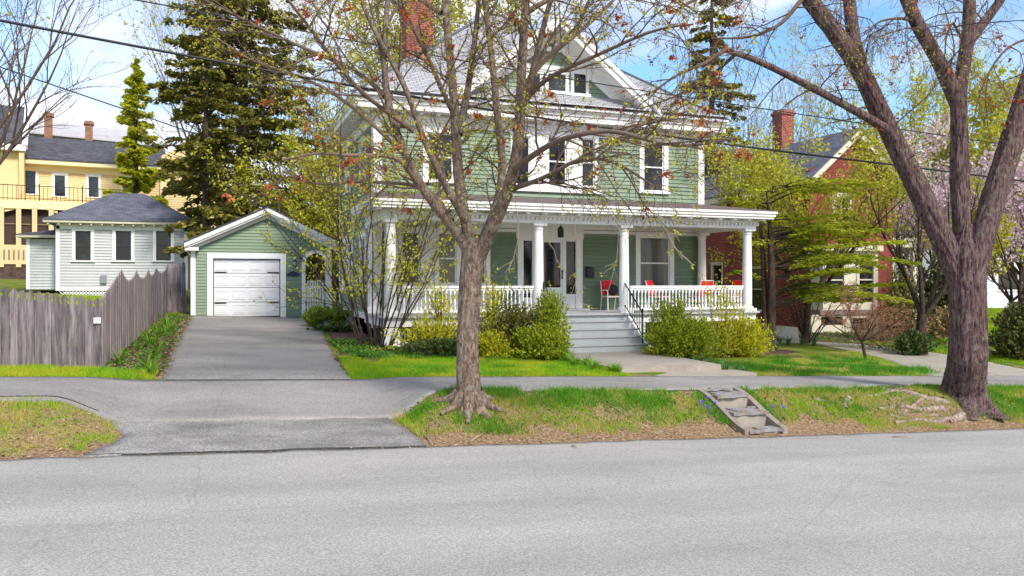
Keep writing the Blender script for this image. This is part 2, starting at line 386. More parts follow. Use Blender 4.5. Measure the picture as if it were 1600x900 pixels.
def ribbon(name, Lp, Rp, nl, na, m, off=.02, skirt=.06, wob=0., kind='structure', seed=0):
    """sheet between two edge polylines, draped on the ground"""
    Lp = np.array(Lp, float); Rp = np.array(Rp, float)
    def res(P):
        d = np.r_[0, np.cumsum(np.linalg.norm(np.diff(P, axis=0), axis=1))]; t = np.linspace(0, d[-1], nl)
        return np.stack([np.interp(t, d, P[:, 0]), np.interp(t, d, P[:, 1])], 1)
    A = res(Lp); B = res(Rp)
    if wob:
        for q, s in ((A, 1), (B, 2)):
            q += wob * (np.stack([vnoise(q[:, 0] * 2.7, q[:, 1] * 2.7, s + seed), vnoise(q[:, 0] * 2.7, q[:, 1] * 2.7, s + 5 + seed)], 1) - .5) * 2
            q += wob * .5 * (np.stack([vnoise(q[:, 0] * 9, q[:, 1] * 9, s + seed), vnoise(q[:, 0] * 9, q[:, 1] * 9, s + 5 + seed)], 1) - .5) * 2
    t = np.linspace(0, 1, na)[None, :, None]
    P = A[:, None] * (1 - t) + B[:, None] * t
    Zs = gz(P[..., 0], P[..., 1]) + off
    V = np.concatenate([P, Zs[..., None]], 2)
    lo = V.copy(); lo[..., 2] -= off + skirt
    rows = np.concatenate([lo[:, :1], V, lo[:, -1:]], 1)
    front = rows[0].copy(); front[:, 2] -= off + skirt; back = rows[-1].copy(); back[:, 2] -= off + skirt
    rows = np.concatenate([front[None], rows, back[None]], 0)
    a, b = rows.shape[:2]; I = np.arange(a * b).reshape(a, b)
    F = np.stack([I[:-1, :-1].ravel(), I[:-1, 1:].ravel(), I[1:, 1:].ravel(), I[1:, :-1].ravel()], 1)
    o = link(name, rows.reshape(-1, 3), F, m)
    return tag(o, kind=kind)
def asphalt(name, c, cd, speck=.35, crack=True, stain=.5, sc1=.35):
    m = bpy.data.materials.new(name); m.use_nodes = True; n = m.node_tree; n.nodes.clear(); N = n.nodes.new; K = n.links.new
    o = N('ShaderNodeOutputMaterial'); p = N('ShaderNodeBsdfPrincipled'); K(p.outputs[0], o.inputs[0]); p.inputs['Roughness'].default_value = .9; p.inputs['Specular IOR Level'].default_value = .25
    tcn = N('ShaderNodeTexCoord')
    def noise(s, d=6, r=.6, st=None, dist=0):
        t = N('ShaderNodeTexNoise'); t.inputs['Scale'].default_value = s; t.inputs['Detail'].default_value = d; t.inputs['Roughness'].default_value = r; t.inputs['Distortion'].default_value = dist
        if st:
            q = N('ShaderNodeMapping'); q.inputs['Scale'].default_value = st; K(tcn.outputs['Object'], q.inputs[0]); K(q.outputs[0], t.inputs['Vector'])
        else: K(tcn.outputs['Object'], t.inputs['Vector'])
        return t.outputs['Fac']
    def ramp(f, a, ca, b, cb):
        r = N('ShaderNodeValToRGB'); K(f, r.inputs[0]); r.color_ramp.elements[0].position = a; r.color_ramp.elements[1].position = b
        r.color_ramp.elements[0].color = (*ca, 1); r.color_ramp.elements[1].color = (*cb, 1); return r.outputs[0]
    def mul(a, b, fac=1):
        q = N('ShaderNodeMixRGB'); q.blend_type = 'MULTIPLY'; q.inputs['Fac'].default_value = fac; K(a, q.inputs['Color1']); K(b, q.inputs['Color2']); return q.outputs[0]
    base = ramp(noise(sc1, 5, .6, (1, 2.2, 1)), .35, cd, .62, c)
    sp = ramp(noise(48, 2, .9), .40, (1 - speck,) * 3, .62, (1 + speck,) * 3)
    s2 = ramp(noise(9, 8, .8, (1, 2, 1)), .36, (1 - .12 * stain,) * 3, .7, (1.07,) * 3)
    lane = ramp(noise(.55, 4, .5, (.12, 1.6, 1)), .38, (.90, .90, .895) if name[:4] == 'worn' else (.97, .97, .97), .6, (1.04, 1.035, 1.03))
    col = mul(mul(mul(base, sp), s2), lane)
    st = ramp(noise(.9, 6, .7, (1, 1.6, 1), .6), .26, (.62, .60, .60), .40, (1, 1, 1)); col = mul(col, st, stain)
    if crack:
        v = N('ShaderNodeTexVoronoi'); v.feature = 'DISTANCE_TO_EDGE'; v.inputs['Scale'].default_value = .23
        md = N('ShaderNodeMixRGB'); md.inputs['Fac'].default_value = .12; K(tcn.outputs['Object'], md.inputs['Color1'])
        t = N('ShaderNodeTexNoise'); t.inputs['Scale'].default_value = 2.5; t.inputs['Detail'].default_value = 6; K(tcn.outputs['Object'], t.inputs['Vector']); K(t.outputs['Color'], md.inputs['Color2']); K(md.outputs[0], v.inputs['Vector'])
        cm = ramp(v.outputs['Distance'], .0002, (.6, .58, .57), .0009, (1, 1, 1)); col = mul(col, cm, .35)
    K(col, p.inputs['Base Color'])
    b = N('ShaderNodeBump'); b.inputs['Strength'].default_value = .5; b.inputs['Distance'].default_value = .006; K(noise(70, 4, .8), b.inputs['Height']); K(b.outputs[0], p.inputs['Normal'])
    return m
road_m = asphalt('worn_grey_asphalt', (.345, .326, .302), (.30, .285, .268), .28, True, .5)
side_m = asphalt('sidewalk_asphalt', (.30, .278, .262), (.215, .20, .19), .28, True, 1., .5)
drive_m = asphalt('driveway_asphalt', (.285, .262, .245), (.20, .185, .175), .42, True, .8, .4)
apron_m = asphalt('apron_asphalt', (.275, .258, .248), (.15, .14, .138), .42, True, 1.0, .8)
ribbon('road', [(-60, 11.5), (80, 11.5)], [(-60, 2.6), (80, 2.6)], 700, 60, road_m, .0, .05, .05)
ribbon('sidewalk', [(-40, 15.3), (-3, 15.45), (-1, 15.35), (60, 15.3)], [(-40, 12.95), (-5, 12.95), (-2.2, 12.9), (-1.2, 12.9), (2.6, 12.9), (3.4, 13.15), (12, 13.15), (13, 13.6), (15, 13.6), (16.5, 13.2), (60, 13.1)], 800, 14, side_m, .03, .06, .03)
ribbon('driveway_apron', [(-1.55, 11.52), (-1.25, 11.9), (-1.12, 12.3), (-1.35, 12.94)], [(2.9, 11.52), (2.8, 12.1), (2.66, 12.6), (2.62, 12.94)], 26, 26, apron_m, .018, .05, .025)
ribbon('driveway', [(-.78, 15.32), (-.78, 20), (-.72, 26), (-.66, 31.95)], [(2.42, 15.32), (2.45, 17), (2.75, 21), (3.25, 26), (3.7, 31.95)], 160, 26, drive_m, .024, .05, .03)
tar = mat('dark_tar_seam', (.035, .032, .032), .8, .4, 9)
def seam(x0, x1, y, wd, off, am, sd, g=lambda x: 0):
    xs = np.linspace(x0, x1, 160); c = y + am * (vnoise(xs * 1.7, xs * 0 + sd) - .5) * 2 + am * .5 * (vnoise(xs * 6, xs * 0 + sd) - .5); ww = wd * (.35 + 1.1 * vnoise(xs * 3.1, xs * 0 + sd + 9))
    A_ = np.stack([xs, c + ww], 1); B_ = np.stack([xs, c - ww], 1); ribbon('tar_seam', A_, B_, 160, 3, tar, off, .0)
seam(-1.5, 2.88, 11.50, .008, .024, .045, 3); seam(-.75, 2.4, 15.32, .012, .038, .015, 5); seam(3.5, 13.2, 13.14, .035, .012, .02, 7); seam(-4.6, -1.5, 13.0, .012, .036, .03, 2)
gravel = mat('gravel_drive', (.34, .30, .25), .9, .3, 60, .6, 90, col2=(.20, .22, .09), c2scale=1.5, c2lo=.55, c2hi=.68)
ribbon('gravel_path', [(16.3, 15.32), (16.6, 15.9), (17.3, 17.0), (18.6, 19.2), (19.6, 22), (20.3, 24.5), (20.8, 26.5)], [(20.6, 15.32), (21.2, 16.8), (21.9, 18.6), (22.2, 20.5), (22.0, 23), (21.6, 25), (21.6, 26.5)], 60, 14, gravel, .02, .04, .06)
mulch = mat('brown_mulch', (.055, .030, .020), .95, .5, 40, 1.0, 60, col2=(.13, .06, .035), c2scale=14)
ribbon('mulch_bed', [(-1.8, 15.75), (-1.75, 22), (-1.5, 31.5)], [(-.85, 15.75), (-.85, 22), (-.75, 31.5)], 60, 8, mulch, .015, .03, .05)
ribbon('mulch_bed', [(2.5, 18.2), (2.95, 20), (3.2, 24), (3.6, 30)], [(3.3, 17.7), (4.7, 21.2), (4.4, 24), (4.4, 30)], 50, 12, mulch, .03, .03, .05)
ribbon('mulch_bed', [(2.9, 18.7), (5, 19.1), (8.2, 19.2)], [(3.3, 21.0), (5, 21.0), (8.2, 21.0)], 40, 12, mulch, .03, .03, .08)
ribbon('mulch_bed', [(11.15, 18.6), (13, 18.9), (17, 19.3)], [(11.15, 21), (13, 21), (17, 21.5)], 40, 12, mulch, .03, .03, .08)
ribbon('mulch_bed', [(19.8, 26.4), (23, 22.4), (27, 19.6), (32, 17.8)], [(22.5, 29), (25.5, 27.5), (29.5, 21.2), (34, 18.8)], 60, 14, mulch, .03, .03, .12)

# ------------------------------------------------------------------ wall-coordinate helpers
class Wall:
    """vertical wall: s along d, z up, o outward"""
    def __init__(s, p, d, n): s.p = np.array([p[0], p[1], 0.]); s.d = np.array([d[0], d[1], 0.]); s.n = np.array([n[0], n[1], 0.])
    def pt(s, a, z, o=0.): return s.p + s.d * a + s.n * o + np.array([0, 0, z])
    def box(s, mb, a0, a1, z0, z1, o0, o1):
        return mb.hexa([s.pt(a0, z0, o1), s.pt(a1, z0, o1), s.pt(a1, z0, o0), s.pt(a0, z0, o0), s.pt(a0, z1, o1), s.pt(a1, z1, o1), s.pt(a1, z1, o0), s.pt(a0, z1, o0)])
    def laps(s, mb, a0, a1, z0, z1, holes=(), step=.125, lip=.022, base=0.004, top=None):
        lip = lip * 1.3
        """clapboards: every course a slanted board with a real lip; top(z)->(a0,a1) trims gables"""
        z = z0
        while z < z1 - .01:
            zt = min(z + step, z1); segs = [(a0, a1)]
            if top:
                q = top((z + zt) / 2)
                if q is None: break
                segs = [(max(a0, q[0]), min(a1, q[1]))]
            for (h0, h1, k0, k1) in holes:
                if k0 < (z + zt) / 2 < k1:
                    out = []
                    for (p, q) in segs:
                        if h0 > p: out.append((p, min(q, h0)))
                        if h1 < q: out.append((max(p, h1), q))
                    segs = [(p, q) for p, q in out if q - p > .01]
            for (p, q) in segs:
                if q - p < .01: continue
                A = s.pt(p, z, base + lip); B = s.pt(q, z, base + lip); D = s.pt(p, zt, base); E_ = s.pt(q, zt, base)
                A2 = s.pt(p, z, base); B2 = s.pt(q, z, base)
                mb.add([A, B, E_, D, A2, B2], [(0, 1, 2, 3), (0, 4, 5, 1)])
            z = zt
        return mb
def front(y): return Wall((0, y), (1, 0), (0, -1))
def sideL(x): return Wall((x, 0), (0, -1), (-1, 0))     # faces -x ; s = -y
def window(parent, W, a0, a1, z0, z1, cas=.11, mid=True, gm=None, sashm=None, casm=None, head=.14, sill=.06, mull=0, muh=0, lab=None, o=.03, depth=.06, sash=.045):
    casm = casm or white; sashm = sashm or casm; gm = gm or glass
    b = MB()
    W.box(b, a0 - cas, a0, z0 - .0, z1, 0, o); W.box(b, a1, a1 + cas, z0, z1, 0, o)
    W.box(b, a0 - cas - .02, a1 + cas + .02, z1, z1 + head, 0, o + .012)
    W.box(b, a0 - cas - .03, a1 + cas + .03, z1 + head, z1 + head + .03, 0, o + .05)
    f = b.build('window', casm, parent)
    if lab: f['label'] = lab
    s_ = MB(); W.box(s_, a0 - cas - .04, a1 + cas + .04, z0 - sill, z0, 0, o + .06); s_.build('sill', casm, f)
    q = MB(); S = sash
    W.box(q, a0, a0 + S, z0, z1, -depth, .0); W.box(q, a1 - S, a1, z0, z1, -depth, .0)
    W.box(q, a0 + S, a1 - S, z1 - S, z1, -depth, .0); W.box(q, a0 + S, a1 - S, z0, z0 + S * 1.3, -depth, .0)
    if mid: W.box(q, a0 + S, a1 - S, (z0 + z1) / 2 - S * .5, (z0 + z1) / 2 + S * .5, -depth, .004)
    for i in range(1, mull + 1):
        c = a0 + (a1 - a0) * i / (mull + 1); W.box(q, c - .012, c + .012, z0 + S, z1 - S, -depth, -.012)
    for i in range(1, muh + 1):
        c = z0 + (z1 - z0) * i / (muh + 1); W.box(q, a0 + S, a1 - S, c - .012, c + .012, -depth, -.014)
    q.build('sash', sashm, f)
    p = MB(); W.box(p, a0 + S * .5, a1 - S * .5, z0 + S * .5, z1 - S * .5, -depth - .01, -depth + .02); p.build('pane', gm, f)
    return f
def body(W, mb, a0, a1, z0, z1, holes, th=.12):
    """solid wall with real openings, built as a brick-like set of slabs"""
    xs = sorted({a0, a1} | {h[0] for h in holes} | {h[1] for h in holes}); xs = [v for v in xs if a0 <= v <= a1]
    for p, q in zip(xs[:-1], xs[1:]):
        hs_ = sorted([(h[2], h[3]) for h in holes if h[0] < (p + q) / 2 < h[1]]); z = z0
        for k0, k1 in hs_:
            if k0 > z: W.box(mb, p, q, z, k0, -th, 0)
            z = k1
        if z < z1: W.box(mb, p, q, z, z1, -th, 0)
    return mb
# ================================================================== the green house
FY = 23.7; FL = 1.65; HX0, HX1 = 4.4, 15.4
house = thing('green_house', 'large sage green clapboard house with white trim, deep columned front porch and hipped slate roof', 'house', (9.9, 23.7, .75))
W = front(FY)
def op(px0, px1, py0, py1, y=FY, pm=None):
    pm = pm or (px0 + px1) / 2
    return (X(px0, y), X(px1, y), Z(pm, py1, y), Z(pm, py0, y))
w2 = [op(668, 708, 208, 283), op(803, 828, 213, 290), op(856, 885, 214, 291), op(908, 929, 216, 293), op(1005, 1037, 223, 300)]
zb = 2.45
w1 = [(X(627, FY), X(656, FY), zb, 4.0), (X(684, FY), X(713, FY), zb, 4.0), (X(738, FY), X(759, FY), zb, 4.0), (X(999, FY), X(1046, FY), 2.28, 4.0)]
dz0 = FL + .06
doorway = (X(812, FY), X(903, FY), FL, 4.02)
holes = w2 + w1 + [doorway]
b = MB(); body(W, b, HX0, HX1, .55, 7.5, holes, .15)
WL = sideL(HX0)
YB = 30.4
def sd_(px0, px1, pyt, pyb):
    ya, yb_ = Yx(px0, HX0), Yx(px1, HX0); xm = HX0
    pm = (px0 + px1) / 2
    return (-max(ya, yb_), -min(ya, yb_), Zx(pm, pyb, xm), Zx(pm, pyt, xm))
swin = [(-25.9, -25.0, 5.6, 6.75), (-28.9, -28.0, 5.6, 6.75), (-25.9, -25.0, 2.3, 3.9), (-29.6, -28.7, 2.3, 3.9), (-28.4, -27.5, 2.3, 3.9)]
body(WL, b, -YB, -FY - .15, .55, 7.5, swin, .15)
b.box(HX1 - .15, HX1, FY + .15, YB, .5, 7.5); b.box(HX0 + .15, HX1 - .15, YB - .15, YB, .5, 7.5)
b.build('wall', green, house)
b = MB()
W.laps(b, HX0 + .2, HX1 - .2, 4.9, 7.1, [(h[0] - .05, h[1] + .05, h[2] - .05, h[3] + .1) for h in w2])
W.laps(b, X(600, FY) + .1, HX1 - .25, FL, 4.25, [(h[0] - .05, h[1] + .05, h[2] - .05, h[3] + .1) for h in w1 + [doorway]] + [(X(618, FY), X(766, FY), 0, 5)], lip=.036)
WL.laps(b, -YB + .15, -FY - .2, 1.6, 7.1, [(h[0] - .05, h[1] + .05, h[2] - .05, h[3] + .1) for h in swin])
b.build('clapboards', green, house)
# trim
b = MB()
W.box(b, HX0 - .03, HX0 + .22, 1.2, 7.1, .0, .045); WL.box(b, -FY - .22, -FY + .0, 1.2, 7.1, .0, .042)
W.box(b, HX1 - .2, HX1 + .03, 4.9, 7.1, .0, .045); WL.box(b, -YB, -YB + .18, .9, 7.1, .0, .04)
W.box(b, HX0 - .05, HX1 + .05, 7.1, 7.45, .0, .06); WL.box(b, -YB, -FY, 7.1, 7.45, .0, .06)
W.box(b, HX0 - .07, HX1 + .07, 7.30, 7.38, .06, .11); WL.box(b, -YB, -FY, 7.30, 7.38, .06, .11)
WL.box(b, -YB, -FY - .22, 1.42, 1.6, .0, .06)
W.box(b, HX0, HX1, 4.02, 4.26, .0, .04)
for x in np.arange(4.4, 15.4, .14): b.box(x, x + .06, 23.58, 23.6385, 7.21, 7.295)
b.build('corner_boards_and_frieze', white, house)
# foundation
b = MB(); b.box(HX0 + .05, HX1 - .05, FY + .02, YB - .05, .2, 1.44)
WL.box(b, -YB, -FY, .4, 1.42, -.02, .0); b.build('foundation', brick, house)
# eaves: fascia, crown and soffit as one moulding, then the dentils
EX0, EX1, EY0, EY1 = 3.7, 16.05, 23.1, 31.0
b = MB()
def ring(b, x0, x1, y0, y1, z0, z1, t):
    b.box(x0, x1, y0, y0 + t, z0, z1); b.box(x0, x0 + t, y0 + t, y1, z0, z1); b.box(x1 - t, x1, y0 + t, y1, z0, z1); b.box(x0 + t, x1 - t, y1 - t, y1, z0, z1)
ring(b, EX0 + .10, EX1 - .10, EY0 + .10, EY1 - .1, 7.45, 7.62, 1.0)
ring(b, EX0 + .05, EX1 - .05, EY0 + .05, EY1 - .05, 7.62, 7.71, .95)
ring(b, EX0, EX1, EY0, EY1, 7.71, 7.80, .9)
b.build('eave_cornice', white, house)
def brackets(cells, parent, m, size, name='bracket'):
    pr = None
    for q in cells:
        if pr is None:
            o = pr = MB().box(0, size[0], 0, size[1], 0, size[2]).build(name, m, parent, local=True)
        else:
            o = pr.copy(); C.objects.link(o); o.parent = parent
        o.location = WM[parent.name].inverted() @ Vector(q)
brackets([(x, 23.32, 7.37) for x in np.arange(4.1, 15.8, .52)], house, white, (.09, .3, .077), 'eave_bracket')
brackets([(3.95, y, 7.37) for y in np.arange(24, 30.5, .52)], house, white, (.37, .09, .077), 'side_eave_bracket')
# main roof
m_ = .78; RY = 29.0; RX0, RX1 = EX0 + 5.9, EX1 - 5.9; RZ = 7.82 + m_ * 5.9
b = MB()
A = (EX0 - .03, EY0 - .03, 7.80); B_ = (EX1 + .03, EY0 - .03, 7.80); D = (EX1 + .03, EY1 + .03, 7.80); E2 = (EX0 - .03, EY1 + .03, 7.80); P = (RX0, RY, RZ); Q = (RX1, RY, RZ)
b.add([A, B_, D, E2, P, Q], [(0, 1, 5, 4), (1, 2, 5), (2, 3, 4, 5), (3, 0, 4), (3, 2, 1, 0)])
roof = b.build('roof', slate, house)
b = MB()
for s_, e_ in ((A, P), (B_, Q), (P, Q)):
    b.bar(np.array(s_) + (0, 0, .03), np.array(e_) + (0, 0, .03), .07, .018)
b.build('ridge_cap', mat('grey_ridge_flashing', (.12, .12, .13), .5, .15, 4), roof)
b = MB(); b.bar((EX0 + .1, EY0 + .12, 7.97), (EX1 - .1, EY0 + .12, 7.97), .13, .012); b.bar((EX0 + .2, EY0 - .06, 7.80), (EX1 - .1, EY0 - .06, 7.80), .035, .03)
b.build('gutter', mat('pale_eave_flashing', (.55, .57, .6), .45, .15, 2), roof)
# chimney
cx_, cy_ = X(652, 27.6), 27.6
b = MB(); b.box(cx_ - .46, cx_ + .46, cy_ - .4, cy_ + .4, 9.2, 13.6); b.box(cx_ - .52, cx_ + .52, cy_ - .46, cy_ + .46, 13.35, 13.55)
ch = b.build('chimney', brickc, roof)
MB().box(cx_ - .5, cx_ + .5, cy_ - .44, cy_ + .3, 9.9, 10.03).build('chimney_flashing', flash, ch)
# gable over the middle of the front
GX, GH, GZ0 = 10.0, 3.55, 7.93; GA = GZ0 + m_ * GH; GF_, GW = 23.15, 23.95
b = MB()
for sg in (-1, 1):
    e = (GX + sg * GH, GF_, GZ0); a = (GX, GF_, GA); r = (GX, 23.1 + (GA - 7.8) / m_ + .1, GA); e2 = (GX + sg * GH, 23.1 + (GZ0 - 7.8) / m_ + .2, GZ0)
    b.poly([e, a, r, e2], (0, 0, .07))
gr_ = b.build('gable_roof', slate, house)
b = MB()
for sg in (-1, 1):
    def rk(t0, t1, off, th, y0, y1):
        # board following the rake: t along slope (0 at eave,1 at apex), off below the roof
        p = [(GX + sg * GH * (1 - t0), GZ0 + (GA - GZ0) * t0 - off), (GX + sg * GH * (1 - t1), GZ0 + (GA - GZ0) * t1 - off)]
        q = [(p[1][0], p[1][1] - th), (p[0][0], p[0][1] - th)]
        b.poly([(x, y0, z) for x, z in p + q], (0, y1 - y0, 0))
    rk(0, 1, 0.0, .16, GF_ - .05, GF_ + .04); rk(.02, 1, .16, .20, GF_, GF_ + .08)
    rk(.06, 1, .30, .07, GF_ + .08, GW); rk(.16, 1, .37, .30, GW - .09, GW - .035)
b.poly([(GX - .95, GW - .12, 9.75), (GX + .95, GW - .12, 9.75), (GX + .95, GW - .12, 9.88), (GX - .95, GW - .12, 9.88)], (0, .1, 0))
b.build('gable_rake_boards', white, house)
WG = front(GW)
gw = [op(826, 843, 116, 145, GW), op(856, 883, 116, 143, GW), op(896, 915, 116, 147, GW)]
def gtop(z):
    h = GH - (z - GZ0 + .3) / m_
    return (GX - h, GX + h) if h > .05 else None
b = MB(); WG.laps(b, GX - GH, GX + GH, 8.2, GA - .3, [(h[0] - .05, h[1] + .05, h[2] - .05, h[3] + .05) for h in gw], top=gtop)
z0_, z1_ = gw[1][2], gw[1][3]
hw0 = GH - .3
b.poly([(GX - hw0, GW + .02, 8.0), (GX + hw0, GW + .02, 8.0), (GX, GW + .02, GA - .25)], (0, .06, 0))
b.build('gable_wall', green, house)
b = MB(); g0, g1 = X(815, GW), X(924, GW); 
WG.box(b, g0, g1, z0_ - .28, z0_ - .1, .0, .075); WG.box(b, g0, g1, z1_ + .1, z1_ + .24, 0, .07)
b.build('gable_window_band', white, house)
for i, h in enumerate(gw):
    window(house, WG, h[0], h[1], h[2], h[3], .10, i != 1, glass, mull=2 if i == 1 else 1, muh=2 if i == 1 else 3, head=.09, sill=.09, o=.05, depth=-.005, sash=.03)
b = MB(); b.poly([(GX - GH + .2, 23.12, 7.84), (GX + GH - .2, 23.12, 7.84), (GX + GH - .35, GW, 8.2), (GX - GH + .35, GW, 8.2)], (0, 0, .05)); b.build('gable_skirt_flashing', flash, house)
# windows upstairs
for i, h in enumerate(w2):
    window(house, W, *h, cas=.15 if i in (0, 4) else .12, gm=glass, head=.2, o=.045, lab=None)
b = MB(); W.box(b, w2[1][0] - .3, w2[3][1] + .25, w2[2][2] - .2, w2[2][2] - .07, 0, .1)
for p, q in ((w2[1][1] + .12, w2[2][0] - .12), (w2[2][1] + .12, w2[3][0] - .12)): W.box(b, p, q, w2[2][2] - .07, w2[2][3] + .23, 0, .035)
W.box(b, w2[1][0] - .3, w2[3][1] + .25, w2[2][3] + .24, 7.1, 0, .05)
b.build('triple_window_panel', white, house)
for h in swin: window(house, WL, *h, cas=.12, gm=glass, head=.15, o=.045)
# windows under the porch
for i, h in enumerate(w1): window(house, W, *h, cas=.13 if i < 3 else .15, gm=[glass, glass2, glass, glass2][i], head=.12, o=.05)
b = MB()
W.box(b, X(600, FY), w1[0][0] - .13, FL, 4.02, 0, .045)
for p, q in ((w1[0][1] + .13, w1[1][0] - .13), (w1[1][1] + .13, w1[2][0] - .13)):
    if q > p: W.box(b, p, q, 2.35, 4.02, 0, .03)
W.laps(b, X(618, FY), X(766, FY), FL, 2.35, step=.16)
b.build('bay_panel', white, house)
# door surround, door, sidelights
d0, d1, d2, d3 = X(817, FY), X(831, FY), X(884, FY), X(898, FY)
b = MB()
W.box(b, X(808, FY), d0, FL, 4.02, -.05, .06); W.box(b, d3 + .02, X(908, FY) + .02, FL, 4.1, -.05, .07)
W.box(b, X(806, FY), X(909, FY) + .04, 3.86, 4.2, -.05, .05)
W.box(b, d1, X(845, FY), FL, 3.86, -.05, .05); W.box(b, X(879, FY), d2, FL, 3.86, -.05, .03)
W.box(b, d0, d1, FL, 2.05, -.05, .02); W.box(b, d2, d3 + .02, FL, 2.15, -.05, .02); W.box(b, d2, d3 + .02, 3.80, 3.86, -.05, .02)
W.box(b, d0, d1, 3.8, 3.86, -.05, .02)
ds = b.build('door_surround', white, house)
b = MB(); W.box(b, d0, d1, 2.05, 3.8, -.05, -.02); b.build('sidelight_pane', glass, ds)
b = MB(); W.box(b, d2, d3 + .02, 2.15, 3.8, -.05, -.02); b.build('sidelight_pane', glass, ds)
dx0, dx1 = X(845, FY), X(879, FY)
b = MB(); W.box(b, dx0, dx1, FL + .05, 2.36, -.05, 0); W.box(b, dx0, X(850, FY), 2.36, 3.86, -.05, 0); W.box(b, X(876, FY), dx1, 2.36, 3.86, -.05, 0); W.box(b, X(850, FY), X(876, FY), 3.76, 3.86, -.05, 0)
dr = b.build('front_door', white, house)
b = MB(); W.box(b, X(850, FY), X(876, FY), 2.36, 3.76, -.06, -.03); b.build('door_pane', glass, dr)
b = MB(); b.bar((X(877.4, FY), FY - .06, 2.62), (X(877.4, FY), FY - .06, 2.9), .018); b.build('door_handle', iron, dr)
MB().box(dx0 - .1, dx1 + .7, FY - .5, FY - .06, FL + .002, FL + .05).build('door_step', deck, house)
# porch: deck, fascia, lattice, roof
PY = 21.0; PX0, PX1 = 4.12, 15.42
b = MB(); b.box(PX0 - .08, PX1 + .08, PY - .22, FY, FL - .05, FL); b.build('porch_floor', deck, house)
b = MB(); b.box(PX0, PX1, PY - .125, PY - .06, FL - .28, FL - .05); b.box(PX0 - .0, PX0 + .06, PY - .06, FY, FL - .28, FL - .05)
b.box(PX1 - .06, PX1, PY - .06, FY, FL - .28, FL - .05)
b.build('porch_fascia', white, house)
for x in (PX0 + .02, 8.0, 11.25, PX1 - .42):
    MB().box(x, x + .4, PY - .13, PY + .2, G(x, 21) - .15, FL - .3).build('porch_pier', white, house)
for x0, x1 in ((PX0 + .42, 8.0), (11.65, PX1 - .42)):
    n_ = 8; b = MB()
    for i in range(n_):
        xa = x0 + (x1 - x0) * i / n_; xb = x0 + (x1 - x0) * (i + 1) / n_
        b.hexa([(xa, PY - .1, G(xa, 21) - .1), (xb, PY - .1, G(xb, 21) - .1), (xb, PY - .02, G(xb, 21) - .1), (xa, PY - .02, G(xa, 21) - .1),
                (xa, PY - .1, G(xa, 21) + .17), (xb, PY - .1, G(xb, 21) + .17), (xb, PY - .02, G(xb, 21) + .17), (xa, PY - .02, G(xa, 21) + .17)])
    b.build('porch_skirt', white, house)
for x0, x1 in ((PX0 + .42, 8.0), (11.65, PX1 - .42)):
    b = MB()
    for x in np.arange(x0 + .05, x1, .085): b.box(x, x + .04, PY - .0, PY + .03, G(x, 21) + .1, FL - .36)
    b.box(x0, x1, PY - .04, PY + .002, FL - .365, FL - .31)
    b.build('lattice', mat('grey_green_lattice', (.16, .22, .17), .6, .1, 3), house)
b = MB(); b.box(PX0 + .3, PX1 - .3, PY + .35, PY + .4, .3, FL - .1); b.build('crawl_space_shade_sheet', mat('painted_void_shade', (.02, .02, .02), .9), house)  # added near-black sheet: the shade behind the porch lattice, put into its colour
# beam + cornice + roof
b = MB()
b.box(PX0 + .02, PX1 - .02, PY - .17, PY + .17, 4.13, 4.40); b.box(PX0 + .02, PX0 + .36, PY + .17, FY, 4.13, 4.40); b.box(PX1 - .36, PX1 - .02, PY + .17, FY, 4.13, 4.40)
b.box(PX0 - .01, PX1 + .01, PY - .2, PY + .2, 4.30, 4.36)
for x in np.arange(PX0 + .1, PX1, .13): b.box(x, x + .05, PY - .235, PY - .165, 4.21, 4.29)
b.build('porch_beam', white, house)
b = MB()
ex0, ex1, ey = PX0 - .42, PX1 + .42, PY - .62
b.box(ex0 + .08, ex1 - .08, ey + .08, FY, 4.40, 4.47); b.box(ex0 + .04, ex1 - .04, ey + .04, FY, 4.47, 4.55); b.box(ex0, ex1, ey, FY, 4.55, 4.63)
b.build('porch_cornice', white, house)
brackets([(x, ey + .14, 4.345) for x in np.arange(ex0 + .2, ex1 - .1, .5)], house, white, (.1, PY - .2 - ey - .14, .053), 'cornice_bracket')
MB().box(PX0 + .3, PX1 - .3, PY + .1, FY - .04, 4.25, 4.3).build('porch_ceiling', mat('cream_ceiling_paint', (.70, .68, .60), .6, .04, 3), house)
b = MB(); zt = 5.12
A = (ex0 - .02, ey - .02, 4.63); B_ = (ex1 + .02, ey - .02, 4.63)
b.add([A, B_, (ex1 + .02, FY, 4.63), (ex0 - .02, FY, 4.63), (HX0 - .1, FY, zt), (HX1 + .1, FY, zt)], [(0, 1, 5, 4), (1, 2, 5), (3, 0, 4), (3, 2, 1, 0), (2, 3, 4, 5)])
b.build('porch_roof', porchroof, house)
# columns
def column(x, y, name='porch_column'):
    b = MB(); b.box(x - .2, x + .2, y - .2, y + .2, FL, FL + .09)
    b.lathe([(.185, FL + .09), (.185, FL + .13), (.15, FL + .16), (.142, FL + .2), (.142, FL + .9), (.125, 3.9), (.125, 3.95), (.145, 3.96), (.145, 3.99), (.128, 4.0), (.17, 4.06)], (x, y), 20)
    b.box(x - .185, x + .185, y - .185, y + .185, 4.06, 4.13); return b.build(name, white, house)
CXs = [4.33, 8.41, 11.04, 15.2]
for x in CXs: column(x, PY)
column(PX1 - .22, FY - .25, 'porch_column'); column(PX0 + .2, FY - .25, 'porch_column')
